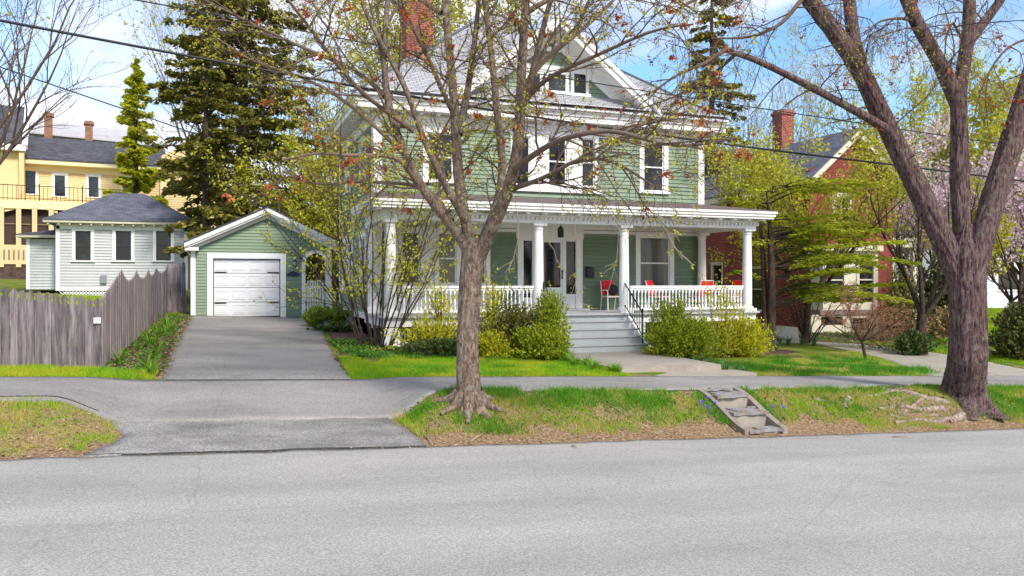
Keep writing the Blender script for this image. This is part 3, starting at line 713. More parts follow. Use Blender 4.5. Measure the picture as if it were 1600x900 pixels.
# railings with turned balusters
bal = MB(); bal.box(-.024, .024, -.024, .024, 0, .09); bal.box(-.024, .024, -.024, .024, .44, .53)
bal.lathe([(.024, .09), (.014, .10), (.03, .17), (.026, .22), (.016, .36), (.024, .38), (.015, .40), (.022, .43), (.022, .44)], n=8)
balme = None
def railing(p0, p1):
    global balme
    p0 = np.array(p0, float); p1 = np.array(p1, float); d = p1 - p0; Ln = np.linalg.norm(d); d /= Ln
    W_ = Wall(p0, d, (d[1], -d[0])); b = MB()
    W_.box(b, 0, Ln, 2.36, 2.42, -.06, .06); W_.box(b, 0, Ln, 2.30, 2.36, -.035, .035); W_.box(b, 0, Ln, FL + .07, FL + .13, -.035, .035)
    r = b.build('railing', white, house)
    n_ = int(Ln / .112)
    for i in range(n_):
        q = p0 + d * (i + .5) * Ln / n_
        if balme is None:
            o = bal.build('baluster', white, r, local=True); balme = o
        else:
            o = balme.copy(); C.objects.link(o); o.parent = r
        o.location = WM[house.name].inverted() @ Vector((q[0], q[1], FL + .13)); o.scale = (1, 1, (2.30 - FL - .13) / .53)
railing((4.5, PY), (8.25, PY)); railing((11.22, PY), (15.03, PY)); railing((15.2, PY + .2), (15.2, FY - .45))
# wooden steps
b = MB(); rb = MB(); SX0, SX1 = 8.5, 11.1
ztop = FL; zb0 = .665; nr = 5; rise = (ztop - zb0) / nr; run = .285; yf = PY - .14
for i in range(1, nr):
    z = ztop - rise * i; y0 = yf - run * i
    b.box(SX0 - .03 - .012 * i, SX1 + .03 + .012 * i, y0 - .03, y0 + run, z - .035, z)
for i in range(nr):
    z = ztop - rise * i; y0 = yf - run * i
    rb.box(SX0 + .02, SX1 - .02, y0, y0 + .05, z - rise, z - .04)
st = b.build('front_steps', deck, house); rb.build('riser', riserm, st)
# side cheeks of the steps
b = MB()
for x in (SX0 - .02, SX1 - .03):
    b.poly([(x, yf, ztop - .06), (x, yf, zb0), (x, yf - run * 4 + .02, zb0), (x, yf - run * 4 + .02, zb0 + rise - .05)], (.05, 0, 0))
b.build('step_stringer', white, st)
def iron_rail(x):
    b = MB(); y0, y1 = PY - .1, yf - run * 4 + .13; zt0, zt1 = FL + .86, zb0 + rise + .82
    b.tube([(x, y1, zb0 + rise - .01), (x, y1, zt1 + .05)], .022, 8); b.lathe([(.01, zt1 + .05), (.032, zt1 + .07), (.032, zt1 + .1), (.008, zt1 + .13)], (x, y1), 8)
    b.tube([(x, y0, FL + .02), (x, y0, zt0)], .02, 6)
    b.tube([(x, y0 + .08, zt0 + .01), (x, y0, zt0), (x, y1, zt1)], .02, 6); b.tube([(x, y0, zt0 - .62), (x, y1, zt1 - .62)], .014, 6)
    for t in np.linspace(.09, .93, 10):
        y = y0 + (y1 - y0) * t; z = zt0 + (zt1 - zt0) * t; b.tube([(x, y, z - .62), (x, y, z)], .0085, 5)
    t = .45; y = y0 + (y1 - y0) * t; z = zt0 + (zt1 - zt0) * t - .3
    for dz in (-.06, 0, .06): b.tube([(x, y - .035, z + dz), (x, y, z + dz + .03), (x, y + .035, z + dz), (x, y, z + dz - .03), (x, y - .035, z + dz)], .007, 4)
    b.build('iron_handrail', iron, house)
iron_rail(11.0); iron_rail(8.52)
# lantern under the porch ceiling
lx, ly = X(876, 22.2), 22.2; zt_ = 4.25
t = thing('hanging_lantern', 'small black lantern hanging from the porch ceiling in front of the entrance door', 'lantern', (lx, ly, zt_))
b = MB(); b.tube([(lx, ly, zt_), (lx, ly, zt_ - .1)], .008, 5); b.lathe([(.02, zt_ - .08), (.05, zt_ - .12), (.10, zt_ - .17), (.10, zt_ - .19)], (lx, ly), 6)
b.lathe([(.09, zt_ - .42), (.09, zt_ - .40)], (lx, ly), 6)
for k in range(6): b.tube([(lx + .085 * math.cos(k * PI / 3), ly + .085 * math.sin(k * PI / 3), zt_ - .19), (lx + .085 * math.cos(k * PI / 3), ly + .085 * math.sin(k * PI / 3), zt_ - .42)], .01, 4)
b.build('frame', iron, t); b = MB(); b.lathe([(.07, zt_ - .4), (.07, zt_ - .2)], (lx, ly), 6); b.build('glass_shade', mat('smoked_glass', (.05, .05, .055), .1, .1), t)
# mailbox
mx0, mx1 = X(914, FY), X(925, FY); mz0, mz1 = Z(919, 434, FY), Z(919, 418, FY)
t = thing('mailbox', 'black wall mailbox on green clapboards right of the front door', 'mailbox', ((mx0 + mx1) / 2, FY, mz0))
b = MB(); b.box(mx0, mx1, FY - .15, FY - .03, mz0, mz1 - .04); b.poly([(mx0, FY - .15, mz1 - .04), (mx0, FY - .03, mz1 - .04), (mx0, FY - .03, mz1 + .01)], (mx1 - mx0, 0, 0)); b.build('box', iron, t)
MB().box(mx0 - .01, mx1 + .01, FY - .165, FY - .15, mz1 - .1, mz1 - .03).build('lid', mat('worn_black_metal', (.03, .025, .025), .4), t)
# bulkhead hatch at the left side of the house
t = thing('cellar_hatch', 'low pale green sloping cellar hatch beside the driveway and the arched gate', 'hatch', (3.75, 28.2, 1.2))
b = MB(); b.poly([(3.45, 27.0, G(3.5, 27)), (4.36, 27.0, G(4, 27)), (4.36, 27.0, G(4, 27) + .5), (3.45, 27.0, G(3.5, 27) + .16)], (0, 2.4, 0)); b.build('frame', clothg, t)
b = MB(); b.poly([(3.42, 27.1, G(3.5, 27) + .175), (4.3, 27.1, G(4, 27) + .51), (4.3, 28.15, G(4, 27) + .51), (3.42, 28.15, G(3.5, 27) + .175)], (0, 0, .03)); b.poly([(3.42, 28.2, G(3.5, 27) + .175), (4.3, 28.2, G(4, 27) + .51), (4.3, 29.3, G(4, 27) + .51), (3.42, 29.3, G(3.5, 27) + .175)], (0, 0, .03)); b.build('hatch_door', clothg, t)

# ---- pad in front of the steps
b = MB()
def slab(b, x0, x1, y0, y1, zt0, zt1, th):
    b.hexa([(x0, y0, zt0 - th), (x1, y0, zt0 - th), (x1, y1, zt1 - th), (x0, y1, zt1 - th), (x0, y0, zt0), (x1, y0, zt0), (x1, y1, zt1), (x0, y1, zt1)])
slab(b, 8.32, 10.98, 16.15, 19.95, .63, .665, .32); slab(b, 9.0, 11.35, 15.33, 16.14, G(10, 15.8) + .035, G(10, 15.8) + .035, .1)
tag(b.build('entry_walk', conc, None), kind='structure')

# ---- porch chairs
tube_m = mat('white_metal_tube', (.78, .78, .76), .4, .03)
def chair(name, label, loc, rz, seatm=redm, armrest=True, rock=False):
    t = thing(name, label, 'chair', loc, rz, 'metal chairs on the porch')
    L_ = lambda n, b, m: link(n, np.array(b.v), b.f, m, t, False, True)
    b = MB()
    for s in (-1, 1):
        b.tube([(s * .27, -.28, 0), (s * .27, -.26, .58), (s * .27, -.2, .63), (s * .27, .1, .62), (s * .27, .24, .60)], .014, 6)
        b.tube([(s * .24, .30, 0), (s * .24, .2, .42), (s * .24, .26, .72), (s * .22, .32, .92)], .014, 6)
        b.tube([(s * .25, -.27, .42), (s * .25, .2, .42)], .012, 6)
    b.tube([(-.22, .32, .92), (.22, .32, .92)], .014, 6); b.tube([(-.25, -.27, .42), (.25, -.27, .42)], .012, 6)
    L_('frame', b, tube_m)
    b = MB(); b.box(-.24, .24, -.27, .19, .43, .45); L_('seat', b, seatm)
    b = MB(); b.hexa([(-.23, .215, .5), (.23, .215, .5), (.23, .235, .5), (-.23, .235, .5), (-.22, .30, .93), (.22, .30, .93), (.22, .32, .93), (-.22, .32, .93)]); L_('backrest', b, redm)
    return t
c0 = chair('porch_chair', 'white tube chair with red back and tan seat against the green wall beside the mailbox', (X(957, 22.95), 23.0, FL), 0, tan)
b = MB(); b.lathe([(.02, -.06), (.15, -.055), (.175, 0), (.15, .055), (.02, .06)], n=16)
V = np.array(b.v); V = np.stack([V[:, 0], V[:, 2], V[:, 1]], 1) + np.array([c0.location.x + .04, c0.location.y - .02, FL + .63])
cu = link('round_cushion', V, b.f, mat('black_cushion', (.015, .013, .02), .8), None, True); tag(cu, 'round black cushion propped on the chair nearest the front door', 'cushion')
chair('porch_chair', 'red backed white chair behind the railing just right of the handrail', (X(1031, 22.2), 22.3, FL), R(35))
chair('porch_chair', 'wide red backed chair seen square on behind the porch railing', (X(1091, 22.6), 22.4, FL), R(180))
chair('porch_chair', 'red and white chair seen edge on in the right end of the porch', (X(1137, 22.4), 22.2, FL), R(-80))

# ================================================================== garage
GYF = 32.0; gzb = 1.25
gx0, gx1 = X(299, GYF), X(517, GYF)
gd0, gd1 = X(333, GYF), X(438, GYF); gdt = Z(385, 404, GYF)
ga0, ga1 = X(477, GYF), X(508, GYF)
gapx, gapz = X(418, 31.6), Z(418, 322, 31.6)
gel, gelz = X(287, 31.6), Z(287, 377, 31.6)
gsl = (gapz - gelz) / (gapx - gel); ger = 2 * gapx - gel
ger = max(ger, gx1 + .3)
garage = thing('garage', 'small green clapboard garage with a white panelled door at the head of the driveway', 'garage', ((gx0 + gx1) / 2, GYF, gzb))
Wg = front(GYF)
zt_arch = Z(492, 396, GYF)
def gtop2(z):
    zz = gapz - .22
    h = (zz - z) / gsl
    return (gapx - h, gapx + h) if h > .05 else None
ghs = [(gd0, gd1, 0, gdt), (ga0, ga1, 0, zt_arch)]
b = MB(); Wg.laps(b, gx0 + .1, gx1 - .1, gzb - .02, gapz - .2, [(h[0] - .1, h[1] + .1, h[2], h[3] + .1) for h in ghs], top=gtop2, step=.115, lip=.02); b.build('clapboards', green, garage)
eavez = gelz - .15
b = MB(); body(Wg, b, gx0, gx1, gzb - .1, eavez, ghs, .12)
b.poly([(gx0, GYF, eavez), (gx1, GYF, eavez), (gx1, GYF, gapz - .2 - gsl * (gx1 - gapx)), (gapx, GYF, gapz - .22), (gx0, GYF, gapz - .22 - gsl * (gapx - gx0))], (0, .12, 0))
bx = ga0 - .12
b.box(gx0, gx0 + .12, GYF + .12, 38, gzb - .1, eavez); b.box(bx, bx + .1, GYF + .12, 38, gzb - .1, eavez + .1); b.box(gx0 + .12, bx, 37.9, 38, gzb - .1, eavez)
b.build('wall', green, garage)
b = MB(); Wgl = sideL(gx0); Wgl.laps(b, -38, -32.15, gzb, eavez); b.build('side_clapboards', whiteside, garage)
b = MB()
for t0, t1, e in ((gapx, gel, 1), (gapx, ger, -1)):
    z1 = gapz - gsl * abs(t1 - gapx)
    b.poly([(t0, 31.55, gapz), (t1, 31.55, z1), (t1, 31.55, z1 - .06), (t0, 31.55, gapz - .06)], (0, 6.7, 0))
b.build('roof', asph2, garage)
b = MB()
for t1 in (gel + .02, ger - .02):
    z1 = gapz - gsl * abs(t1 - gapx)
    def seg(o, th, y0, y1, k=0.):
        tt = t1 + (k if t1 < gapx else -k); zz = gapz - gsl * abs(tt - gapx)
        b.poly([(gapx, y0, gapz - o), (tt, y0, zz - o), (tt, y0, zz - o - th), (gapx, y0, gapz - o - th)], (0, y1 - y0, 0))
    seg(.06, .15, 31.57, 31.63); seg(.21, .07, 31.63, 31.98, .1); seg(.22, .20, 31.94, 31.975, .25)
b.box(gel + .03, gx0 + .25, 31.66, 31.95, gelz - .32, gelz - .2)
b.box(gel + .03, gel + .08, 31.7, 38, gelz - .28, gelz - .07); b.box(ger - .08, ger - .03, 31.7, 38, gelz - .28, gelz - .07)
b.build('rake_boards', white, garage)
b = MB(); Wg.box(b, gx0 - .02, gx0 + .14, gzb - .05, gelz - .2, 0, .05); b.build('corner_board', white, garage); b = MB(); Wg.box(b, gx1 - .16, gx1 + .02, gzb - .05, gelz - .2, 0, .05); b.build('corner_board', white, garage)
b = MB(); cs = .2
Wg.box(b, gd0 - cs, gd0, gzb - .05, gdt, 0, .05); Wg.box(b, gd1, gd1 + cs, gzb - .05, gdt, 0, .05); Wg.box(b, gd0 - cs, gd1 + cs, gdt, gdt + .2, 0, .055)
b.build('door_casing', white, garage)
# sectional door
b = MB(); gd = MB(); H_ = gdt - .02 - gzb; npan = 4; ncol = 4
for r in range(npan):
    z0 = gzb + .02 + H_ * r / npan; z1 = gzb + H_ * (r + 1) / npan - .004
    Wg.box(b, gd0 + .03, gd1 - .03, z0, z1 - .012, -.10, -.06); Wg.box(b, gd0 + .03, gd1 - .03, z1 - .012, z1 + .004, -.10, -.066)
    for c in range(ncol):
        a0 = gd0 + .03 + (gd1 - gd0 - .06) * c / ncol + .06; a1 = gd0 + .03 + (gd1 - gd0 - .06) * (c + 1) / ncol - .06
        for (s0, s1, k0, k1) in ((a0, a1, z0 + .09, z0 + .105), (a0, a1, z1 - .105, z1 - .09), (a0, a0 + .015, z0 + .105, z1 - .105), (a1 - .015, a1, z0 + .105, z1 - .105)): Wg.box(b, s0, s1, k0, k1, -.06, -.042)
        Wg.box(b, a0 + .05, a1 - .05, z0 + .14, z1 - .14, -.06, -.048)
dg = b.build('garage_door', mat('bright_door_enamel', (.66, .67, .68), .4, .03, 2, col2=(.58, .58, .57), c2scale=1.4, c2lo=.5, c2hi=.8), garage)
b = MB()
for z in (gzb + H_ * .24, gzb + H_ * .77):
    for a0, a1 in ((gd0 + .05, gd0 + .46), (gd1 - .46, gd1 - .05)): Wg.box(b, a0, a1, z - .018, z + .018, -.05, -.035)
b.build('strap_hinge', iron, dg)
MB().box(gd0, gd1, GYF + .02, GYF + .05, gdt - .03, gdt).build('door_seal', iron, garage)
# arch trim and gate
b = MB(); ac = (ga0 + ga1) / 2; ar = (ga1 - ga0) / 2; az = zt_arch - ar
pts = [(ga0, gzb), (ga0, az)] + [(ac - ar * math.cos(t), az + ar * math.sin(t)) for t in np.linspace(0, PI, 13)] + [(ga1, gzb)]
out = [(ga0 - .13, gzb), (ga0 - .13, az)] + [(ac - (ar + .13) * math.cos(t), az + (ar + .13) * math.sin(t)) for t in np.linspace(0, PI, 13)] + [(ga1 + .13, gzb)]
for i in range(len(pts) - 1):
    q = [pts[i], pts[i + 1], out[i + 1], out[i]]; b.poly([(x, GYF - .06, z) for x, z in q], (0, .2, 0))
# spandrels inside the square opening
for i in range(2, len(pts) - 2):
    q = [pts[i], pts[i + 1], (pts[i + 1][0], zt_arch + .02), (pts[i][0], zt_arch + .02)]; b.poly([(x, GYF + .005, z) for x, z in q], (0, .1, 0))
b.build('arch_trim', white, garage)
b = MB(); zg = Z(492, 437, GYF)
npk = 7
for i in range(npk):
    x = ga0 + .05 + (ga1 - ga0 - .1) * (i + .5) / npk; b.box(x - .026, x + .026, GYF + .0, GYF + .02, gzb + .12, zg - .05); b.poly([(x - .026, GYF, zg - .05), (x + .026, GYF, zg - .05), (x, GYF, zg)], (0, .02, 0))
b.box(ga0 + .02, ga1 - .02, GYF + .02, GYF + .05, gzb + .3, gzb + .38); b.box(ga0 + .02, ga1 - .02, GYF + .02, GYF + .05, zg - .32, zg - .24)
b.bar((ga0 + .05, GYF + .06, zg - .25), (ga1 - .05, GYF + .06, gzb + .34), .012, .035, (0, 1, 0))
b.build('picket_gate', white, garage)
wlx, wlz = X(460, GYF), Z(460, 412, GYF)
t = thing('wall_lantern', 'small black wall lamp above the plaque on the garage front', 'wall lamp', (wlx, GYF, wlz))
b = MB(); b.box(wlx - .05, wlx + .05, GYF - .05, GYF - .024, wlz - .1, wlz + .12); b.lathe([(.03, wlz + .15), (.07, wlz + .1), (.07, wlz + .08)], (wlx, GYF - .11), 6); b.lathe([(.05, wlz - .1), (.055, wlz - .08)], (wlx, GYF - .11), 6); b.box(wlx - .01, wlx + .01, GYF - .11, GYF - .05, wlz + .1, wlz + .12); b.build('bracket', iron, t)
b = MB(); b.lathe([(.045, wlz - .08), (.055, wlz + .08)], (wlx, GYF - .11), 6); b.build('glass_shade', mat('frosted_lamp_glass', (.35, .35, .33), .2), t)
plx, plz = X(458, GYF), Z(458, 428, GYF)
b = MB(); pr = [(-.27, -.09), (-.2, -.04), (-.27, .02), (-.16, .03), (-.12, .08), (-.04, .07), (0, .13), (.04, .07), (.12, .08), (.16, .03), (.27, .02), (.2, -.04), (.27, -.09), (.1, -.07), (0, -.1), (-.1, -.07)]
b.poly([(plx + a, GYF - .05, plz + c) for a, c in pr], (0, .02, 0)); tag(b.build('name_plaque', navy, None), 'dark blue scrolled plaque under the lamp on the garage', 'plaque')

# ================================================================== grey outbuilding behind the fence
SY = 40.6
sx0, sx1 = X(88, SY), X(293, SY)
sz1 = Z(160, 354, SY); szb = Z(120, 452, SY)
shed = thing('grey_cottage', 'low pale grey clapboard cottage with hipped grey shingle roof behind the board fence', 'house', ((sx0 + sx1) / 2, SY, szb))
Ws = front(SY); sw = [op(118, 142, 361, 407, SY), op(181, 205, 361, 407, SY), op(244, 267, 361, 407, SY)]
b = MB(); body(Ws, b, sx0, sx1, szb, sz1, sw, .15); b.box(sx0, sx0 + .15, SY + .15, 46, szb, sz1); b.box(sx1 - .15, sx1, SY + .15, 46, szb, sz1)
ax0 = X(42, SY + .8); b.box(ax0, sx0, SY + .8, SY + 4, szb - .02, Z(60, 372, SY)); b.build('wall', greyside, shed)
b = MB(); Ws.laps(b, sx0 + .12, sx1 - .1, szb + .03, sz1 - .12, [(h[0] - .1, h[1] + .1, h[2] - .1, h[3] + .1) for h in sw], step=.13, lip=.024)
Wa = front(SY + .8); Wa.laps(b, ax0 + .1, sx0, szb, Z(60, 372, SY) - .05, step=.13, lip=.024); b.build('clapboards', greyside, shed)
b = MB(); Ws.box(b, sx0 - .02, sx0 + .13, szb, sz1, 0, .05); Ws.box(b, sx1 - .13, sx1 + .02, szb, sz1, 0, .05); Ws.box(b, sx0, sx1, sz1 - .14, sz1 + .12, 0, .05); Ws.box(b, sx0 - .02, sx1 + .02, szb - .06, szb + .06, 0, .06)
Wa.box(b, ax0 - .02, ax0 + .12, szb, Z(60, 372, SY), 0, .05)
b.build('corner_boards', white, shed)
for h in sw: window(shed, Ws, *h, cas=.13, gm=glass, sashm=mat('dark_sash_paint', (.03, .03, .035), .5), head=.12, o=.05)
ez = sz1 + .12; so_ = .45
b = MB(); ring(b, sx0 - so_, sx1 + so_, SY - so_, 46.4, ez, ez + .12, .6); b.build('eave', cream, shed)
b = MB()
for x in np.arange(sx0 - .3, sx1 + .3, .42): b.box(x, x + .07, SY - .4, SY - .06, ez - .09, ez - .003)
b.build('rafter_tails', cream, shed)
b = MB(); sry = SY - so_ + 3.2; srz = Z(200, 302, sry)
r0, r1 = X(178, sry), X(226, sry)
b.add([(sx0 - so_ - .05, SY - so_ - .05, ez + .12), (sx1 + so_ + .05, SY - so_ - .05, ez + .12), (sx1 + so_ + .05, 46.5, ez + .12), (sx0 - so_ - .05, 46.5, ez + .12), (r0, sry, srz), (r1, sry, srz)], [(0, 1, 5, 4), (1, 2, 5), (2, 3, 4, 5), (3, 0, 4), (3, 2, 1, 0)])
b.build('roof', asph, shed)
b = MB(); za = Z(60, 372, SY)
b.poly([(ax0 - .35, SY + .4, za + .05), (sx0 + .05, SY + .4, za + .05), (sx0 + .05, SY + .4, za + .18), (ax0 - .35, SY + .4, za + .18)], (0, 4, 0)); b.build('lean_to_eave', cream, shed)
b = MB(); b.add([(ax0 - .4, SY + .35, za + .18), (sx0, SY + .35, za + .18), (sx0, SY + 4.4, za + .18), (ax0 - .4, SY + 4.4, za + .18), (sx0, SY + 1.8, za + .46), (ax0 + .8, SY + 1.8, za + .46)], [(0, 1, 4, 5), (0, 5, 3), (3, 5, 4, 2), (1, 2, 4), (3, 2, 1, 0)]); b.build('lean_to_roof', asph2, shed)
b = MB()
for i in range(46):
    x = sx0 + .1 + i * .13
    if x > sx1 - .4: break
    b.bar((x, SY + .01, szb - .07), (x + .32, SY + .01, szb - .39), .012, .018); b.bar((x + .32, SY - .008, szb - .07), (x, SY - .008, szb - .39), .012, .018)
b.build('lattice_skirt', white, shed)
MB().box(sx0 + .1, sx1 - .1, SY + .1, SY + .2, szb - .6, szb - .06).build('cottage_shade_sheet', mat('painted_void_shade', (.02, .02, .02), .9), shed)  # dark backing whose colour stands in for the shade under the cottage
vb = MB(); vx, vz = X(162, SY), Z(162, 437, SY); Ws.box(vb, vx - .12, vx + .12, vz - .16, vz + .2, .02, .14); tag(vb.build('utility_box', mat('grey_metal_box', (.22, .23, .25), .5), None), 'small grey utility box on the grey cottage wall', 'utility box')

# ================================================================== yellow house far left
YA = R(8); YO = np.array([X(15, 66), 66.0]); yd = (math.cos(YA), math.sin(YA)); yn = (math.sin(YA), -math.cos(YA))
yh = thing('yellow_house', 'big pale yellow clapboard house with a balcony and screened veranda, left of the spruces', 'house', (YO[0], YO[1], 2.0))
Wy = Wall(YO, yd, yn)
def ys(px, o=0.):   # s along the wall for a pixel column, on the plane o metres in front
    d = ray(px); P = Wy.p + Wy.n * o; A_ = np.array([[d[0], -Wy.d[0]], [d[1], -Wy.d[1]]]); t, s = np.linalg.solve(A_, P[:2]); return s, t
def yz(px, py, o=0.): return EYE + (HOR - py) / FPX * ys(px, o)[1]
def yop(a, b_, c, d, o=0.): return (ys(a, o)[0], ys(b_, o)[0], yz((a + b_) / 2, d, o), yz((a + b_) / 2, c, o))
yw = [yop(39, 56, 265, 303), yop(85, 102, 274, 307), yop(138, 154, 276, 308), yop(193, 209, 278, 300)]
yt = yz(130, 262); yE = ys(252)[0]
b = MB(); body(Wy, b, ys(14)[0], yE, 1.2, yt, [], .2); Wy.box(b, yE, yE + 4.6, 1.2, yz(270, 245), -.4, 0.25); b.poly([Wy.pt(yE, yz(270, 245), -.1), Wy.pt(yE + 4.6, yz(270, 245), -.1), Wy.pt(yE + 2.3, yz(270, 245) + 1.3, -.1)], Wy.n * .34)
Wy.laps(b, ys(14)[0], yE, yz(130, 312), yt - .5, [(h[0] - .15, h[1] + .15, h[2] - .1, h[3] + .15) for h in yw], step=.17, lip=.03, base=.01)
Wy.laps(b, yE, yE + 4.6, 3, yz(270, 245), step=.17, lip=.03, base=.26)
Wy.box(b, -9, ys(38, 1.5)[0] - .3, 1.2, yz(20, 232, 1.5), -1, 1.5)
b.build('wall', yellow, yh)
for i, h in enumerate(yw): window(yh, Wy, *h, cas=.16, mid=i > 0, gm=glass, mull=2, muh=4 if i == 0 else 3, head=.18, o=.06, depth=-.02, sash=.05)
b = MB(); Wy.box(b, ys(12)[0], yE + .6, yt - .45, yt, 0, .08); Wy.box(b, ys(12)[0] - .5, yE + .4, yt, yt + .28, -.2, .8); Wy.box(b, yE - .1, yE + .3, 2, yt, .25, .34)
b.build('cornice', mat('pale_yellow_trim', (.82, .68, .38), .6, .04), yh)
b = MB(); zr = yz(120, 221, -3.6)
b.poly([Wy.pt(ys(12)[0] - .4, yt + .28, .85), Wy.pt(yE + .5, yt + .28, .85), Wy.pt(yE + .5, zr, -3.6), Wy.pt(ys(12)[0] + .4, zr, -3.6)], (0, 0, .12)); b.build('roof', asph2, yh)
b = MB(); Wy.box(b, ys(45, -9)[0], ys(215, -9)[0], 5, yz(150, 210, -9), -13, -9); b.poly([Wy.pt(ys(40, -9)[0], yz(60, 210, -9), -9 + .4), Wy.pt(ys(232, -9)[0], yz(150, 222, -9), -8.6), Wy.pt(ys(228, -12)[0], yz(150, 208, -12) + .3, -12), Wy.pt(ys(52, -12)[0], yz(60, 190, -12), -12)], (0, 0, .12)); b.build('rear_roof', metalroof, yh)
for (p0, p1, t_, bt) in ((69, 82, 175, 208), (133, 145, 188, 224)):
    b = MB(); s0, s1 = ys(p0, -5)[0], ys(p1, -5)[0]; Wy.box(b, s0, s1, yz(75, bt, -5) - 1.5, yz(p0, t_, -5), -5.6, -5); Wy.box(b, s0 - .1, s1 + .1, yz(p0, t_, -5) - .3, yz(p0, t_, -5) - .1, -5.7, -4.9); b.build('chimney', brickmat('old_tan_brick', (.30, .13, .06), (.22, .08, .045), (.30, .2, .14)), yh)
# left wing with cross gable
b = MB(); o_ = 1.5; sR = ys(38, o_)[0]
zE = yz(15, 228, o_); b.poly([Wy.pt(-9, zE, o_ + .5), Wy.pt(sR, zE, o_ + .5), Wy.pt(sR, zE + 3.2, -1.8), Wy.pt(-9, zE + 3.2, -1.8)], (0, 0, .15)); b.build('wing_roof', asph2, yh)
b = MB(); b.poly([Wy.pt(sR, zE - .2, o_ + .5), Wy.pt(sR, zE + 3.1, -1.8), Wy.pt(sR, zE + 3.1 - 4, -4.5), Wy.pt(sR, 2, -4.5), Wy.pt(sR, 2, o_)], Wy.d * -.3); b.build('wing_gable', yellow, yh)
b = MB(); b.bar(Wy.pt(sR + .05, zE - .1, o_ + .6), Wy.pt(sR + .05, zE + 3.15, -1.8), .16, .2); b.bar(Wy.pt(-9, zE - .15, o_ + .4), Wy.pt(sR + .1, zE - .15, o_ + .4), .25, .2); b.build('wing_rake', white, yh)
# balcony and veranda
BO = 2.6; bz = yz(80, 315, BO); bs0, bs1 = ys(-10, BO)[0], ys(200, BO)[0]
b = MB(); Wy.box(b, bs0, bs1, bz - .55, bz, 0, BO); b.build('balcony_deck', mat('pale_yellow_trim', (.82, .68, .38), .6, .04), yh)
b = MB(); zt = yz(80, 291, BO)
Wy.box(b, bs0, bs1, zt - .05, zt, BO - .12, BO - .06); Wy.box(b, bs0, bs1, bz + .12, bz + .16, BO - .11, BO - .07)
for s in np.arange(bs0, bs1, .26): Wy.box(b, s, s + .03, bz, zt, BO - .1, BO - .08)
for s in np.arange(bs0, bs1, 2.6): Wy.box(b, s, s + .07, bz, zt + .12, BO - .12, BO - .05)
b.build('balcony_rail', iron, yh)
b = MB(); vt, vb_ = yz(50, 322, BO), yz(50, 383, BO)
for px in (2, 29, 54, 80, 105): s = ys(px, BO)[0]; Wy.box(b, s - .15, s + .15, vb_ - 1.5, bz - .5, BO - .3, BO)
Wy.box(b, bs0, bs1, vb_ - 1.3, vb_, BO - .25, BO - .02); Wy.box(b, bs0, bs1, vt - .0, bz - .5, BO - .24, BO - .03)
for px in (7, 90):
    s = ys(px, BO)[0]; sg = 1 if px < 50 else -1
    b.poly([Wy.pt(s, vt, BO - .2), Wy.pt(s + sg * 1.4, vt, BO - .2), Wy.pt(s, vt - .45, BO - .2)], Wy.n * .1)
b.build('veranda_frame', mat('tan_trim_paint', (.66, .50, .27), .6, .04), yh)
b = MB(); Wy.box(b, bs0, bs1, vb_, vt, BO - .6, BO - .5); b.build('insect_screen', screen, yh)
b = MB(); Wy.box(b, bs0, bs1, yz(50, 350, BO) - .04, yz(50, 350, BO) + .04, BO - .46, BO - .42)
for i in range(22): s = ys(5, BO)[0] + i * .28; Wy.box(b, s, s + .1, vb_ - 1.0, vb_ - .35, BO - .019, BO + .01)
b.build('veranda_slats', mat('tan_slat_paint', (.22, .16, .10), .6, .04), yh)
b = MB(); Wy.box(b, bs0, bs1, .8, vb_ - 1.3, BO - .6, BO - .1); b.build('foundation', mat('dark_rubble', (.08, .05, .04), .9, .5, 3), yh)

# ================================================================== brick house on the right
BX0, BX1, BY = 24.2, 28.75, 29.0
bh = thing('brick_house', 'red brick gabled house with cream windows and a bay, behind the young hemlock', 'house', ((BX0 + BX1) / 2, BY, .25))
Wb = front(BY); Wbl = sideL(BX0)
bap = (BX0 + BX1) / 2; baz = Z(1330, 207, BY); bez = 7.35
bfw = [op(1304, 1327, 308, 366, BY), op(1288, 1320, 402, 474, BY), op(1338, 1366, 400, 474, BY)]
bfw = [bfw[0]]
bsw = [(-36.4, -35.5, Zx(1145, 464, BX0) - .1, Zx(1145, 412, BX0)), (-33.2, -32.1, Zx(1195, 486, BX0), Zx(1195, 418, BX0)), (-36.4, -35.5, 5.2, 6.4), (-32.9, -31.9, 5.0, 6.5)]
b = MB(); body(Wb, b, BX0, BX1, 0, bez, bfw, .3); b.poly([(BX0, BY, bez), (BX1, BY, bez), (bap, BY, baz - .25)], (0, .3, 0))
body(Wbl, b, -44, -BY - .3, 0, bez, bsw, .3); b.box(BX1 - .3, BX1, BY + .3, 44, 0, bez)
b.build('wall', brick, bh)
for h in bfw: window(bh, Wb, *h, cas=.13, gm=glass, casm=cream, head=.14, o=.03, mull=1, depth=.1)
for h in bsw: window(bh, Wbl, *h, cas=.06, gm=glass, casm=cream, head=.08, o=.02, depth=.1)
b = MB(); bov = .55; brs = (baz - bez + .2) / ((BX1 - BX0) / 2)
for sg in (-1, 1):
    e = bap + sg * ((BX1 - BX0) / 2 + bov); ze = baz - brs * abs(e - bap) + .15
    b.poly([(bap, BY - .5, baz + .15), (e, BY - .5, ze), (e, BY - .5, ze - .08), (bap, BY - .5, baz + .07)], (0, 15.5, 0))
broof = b.build('roof', asph, bh)
b = MB()
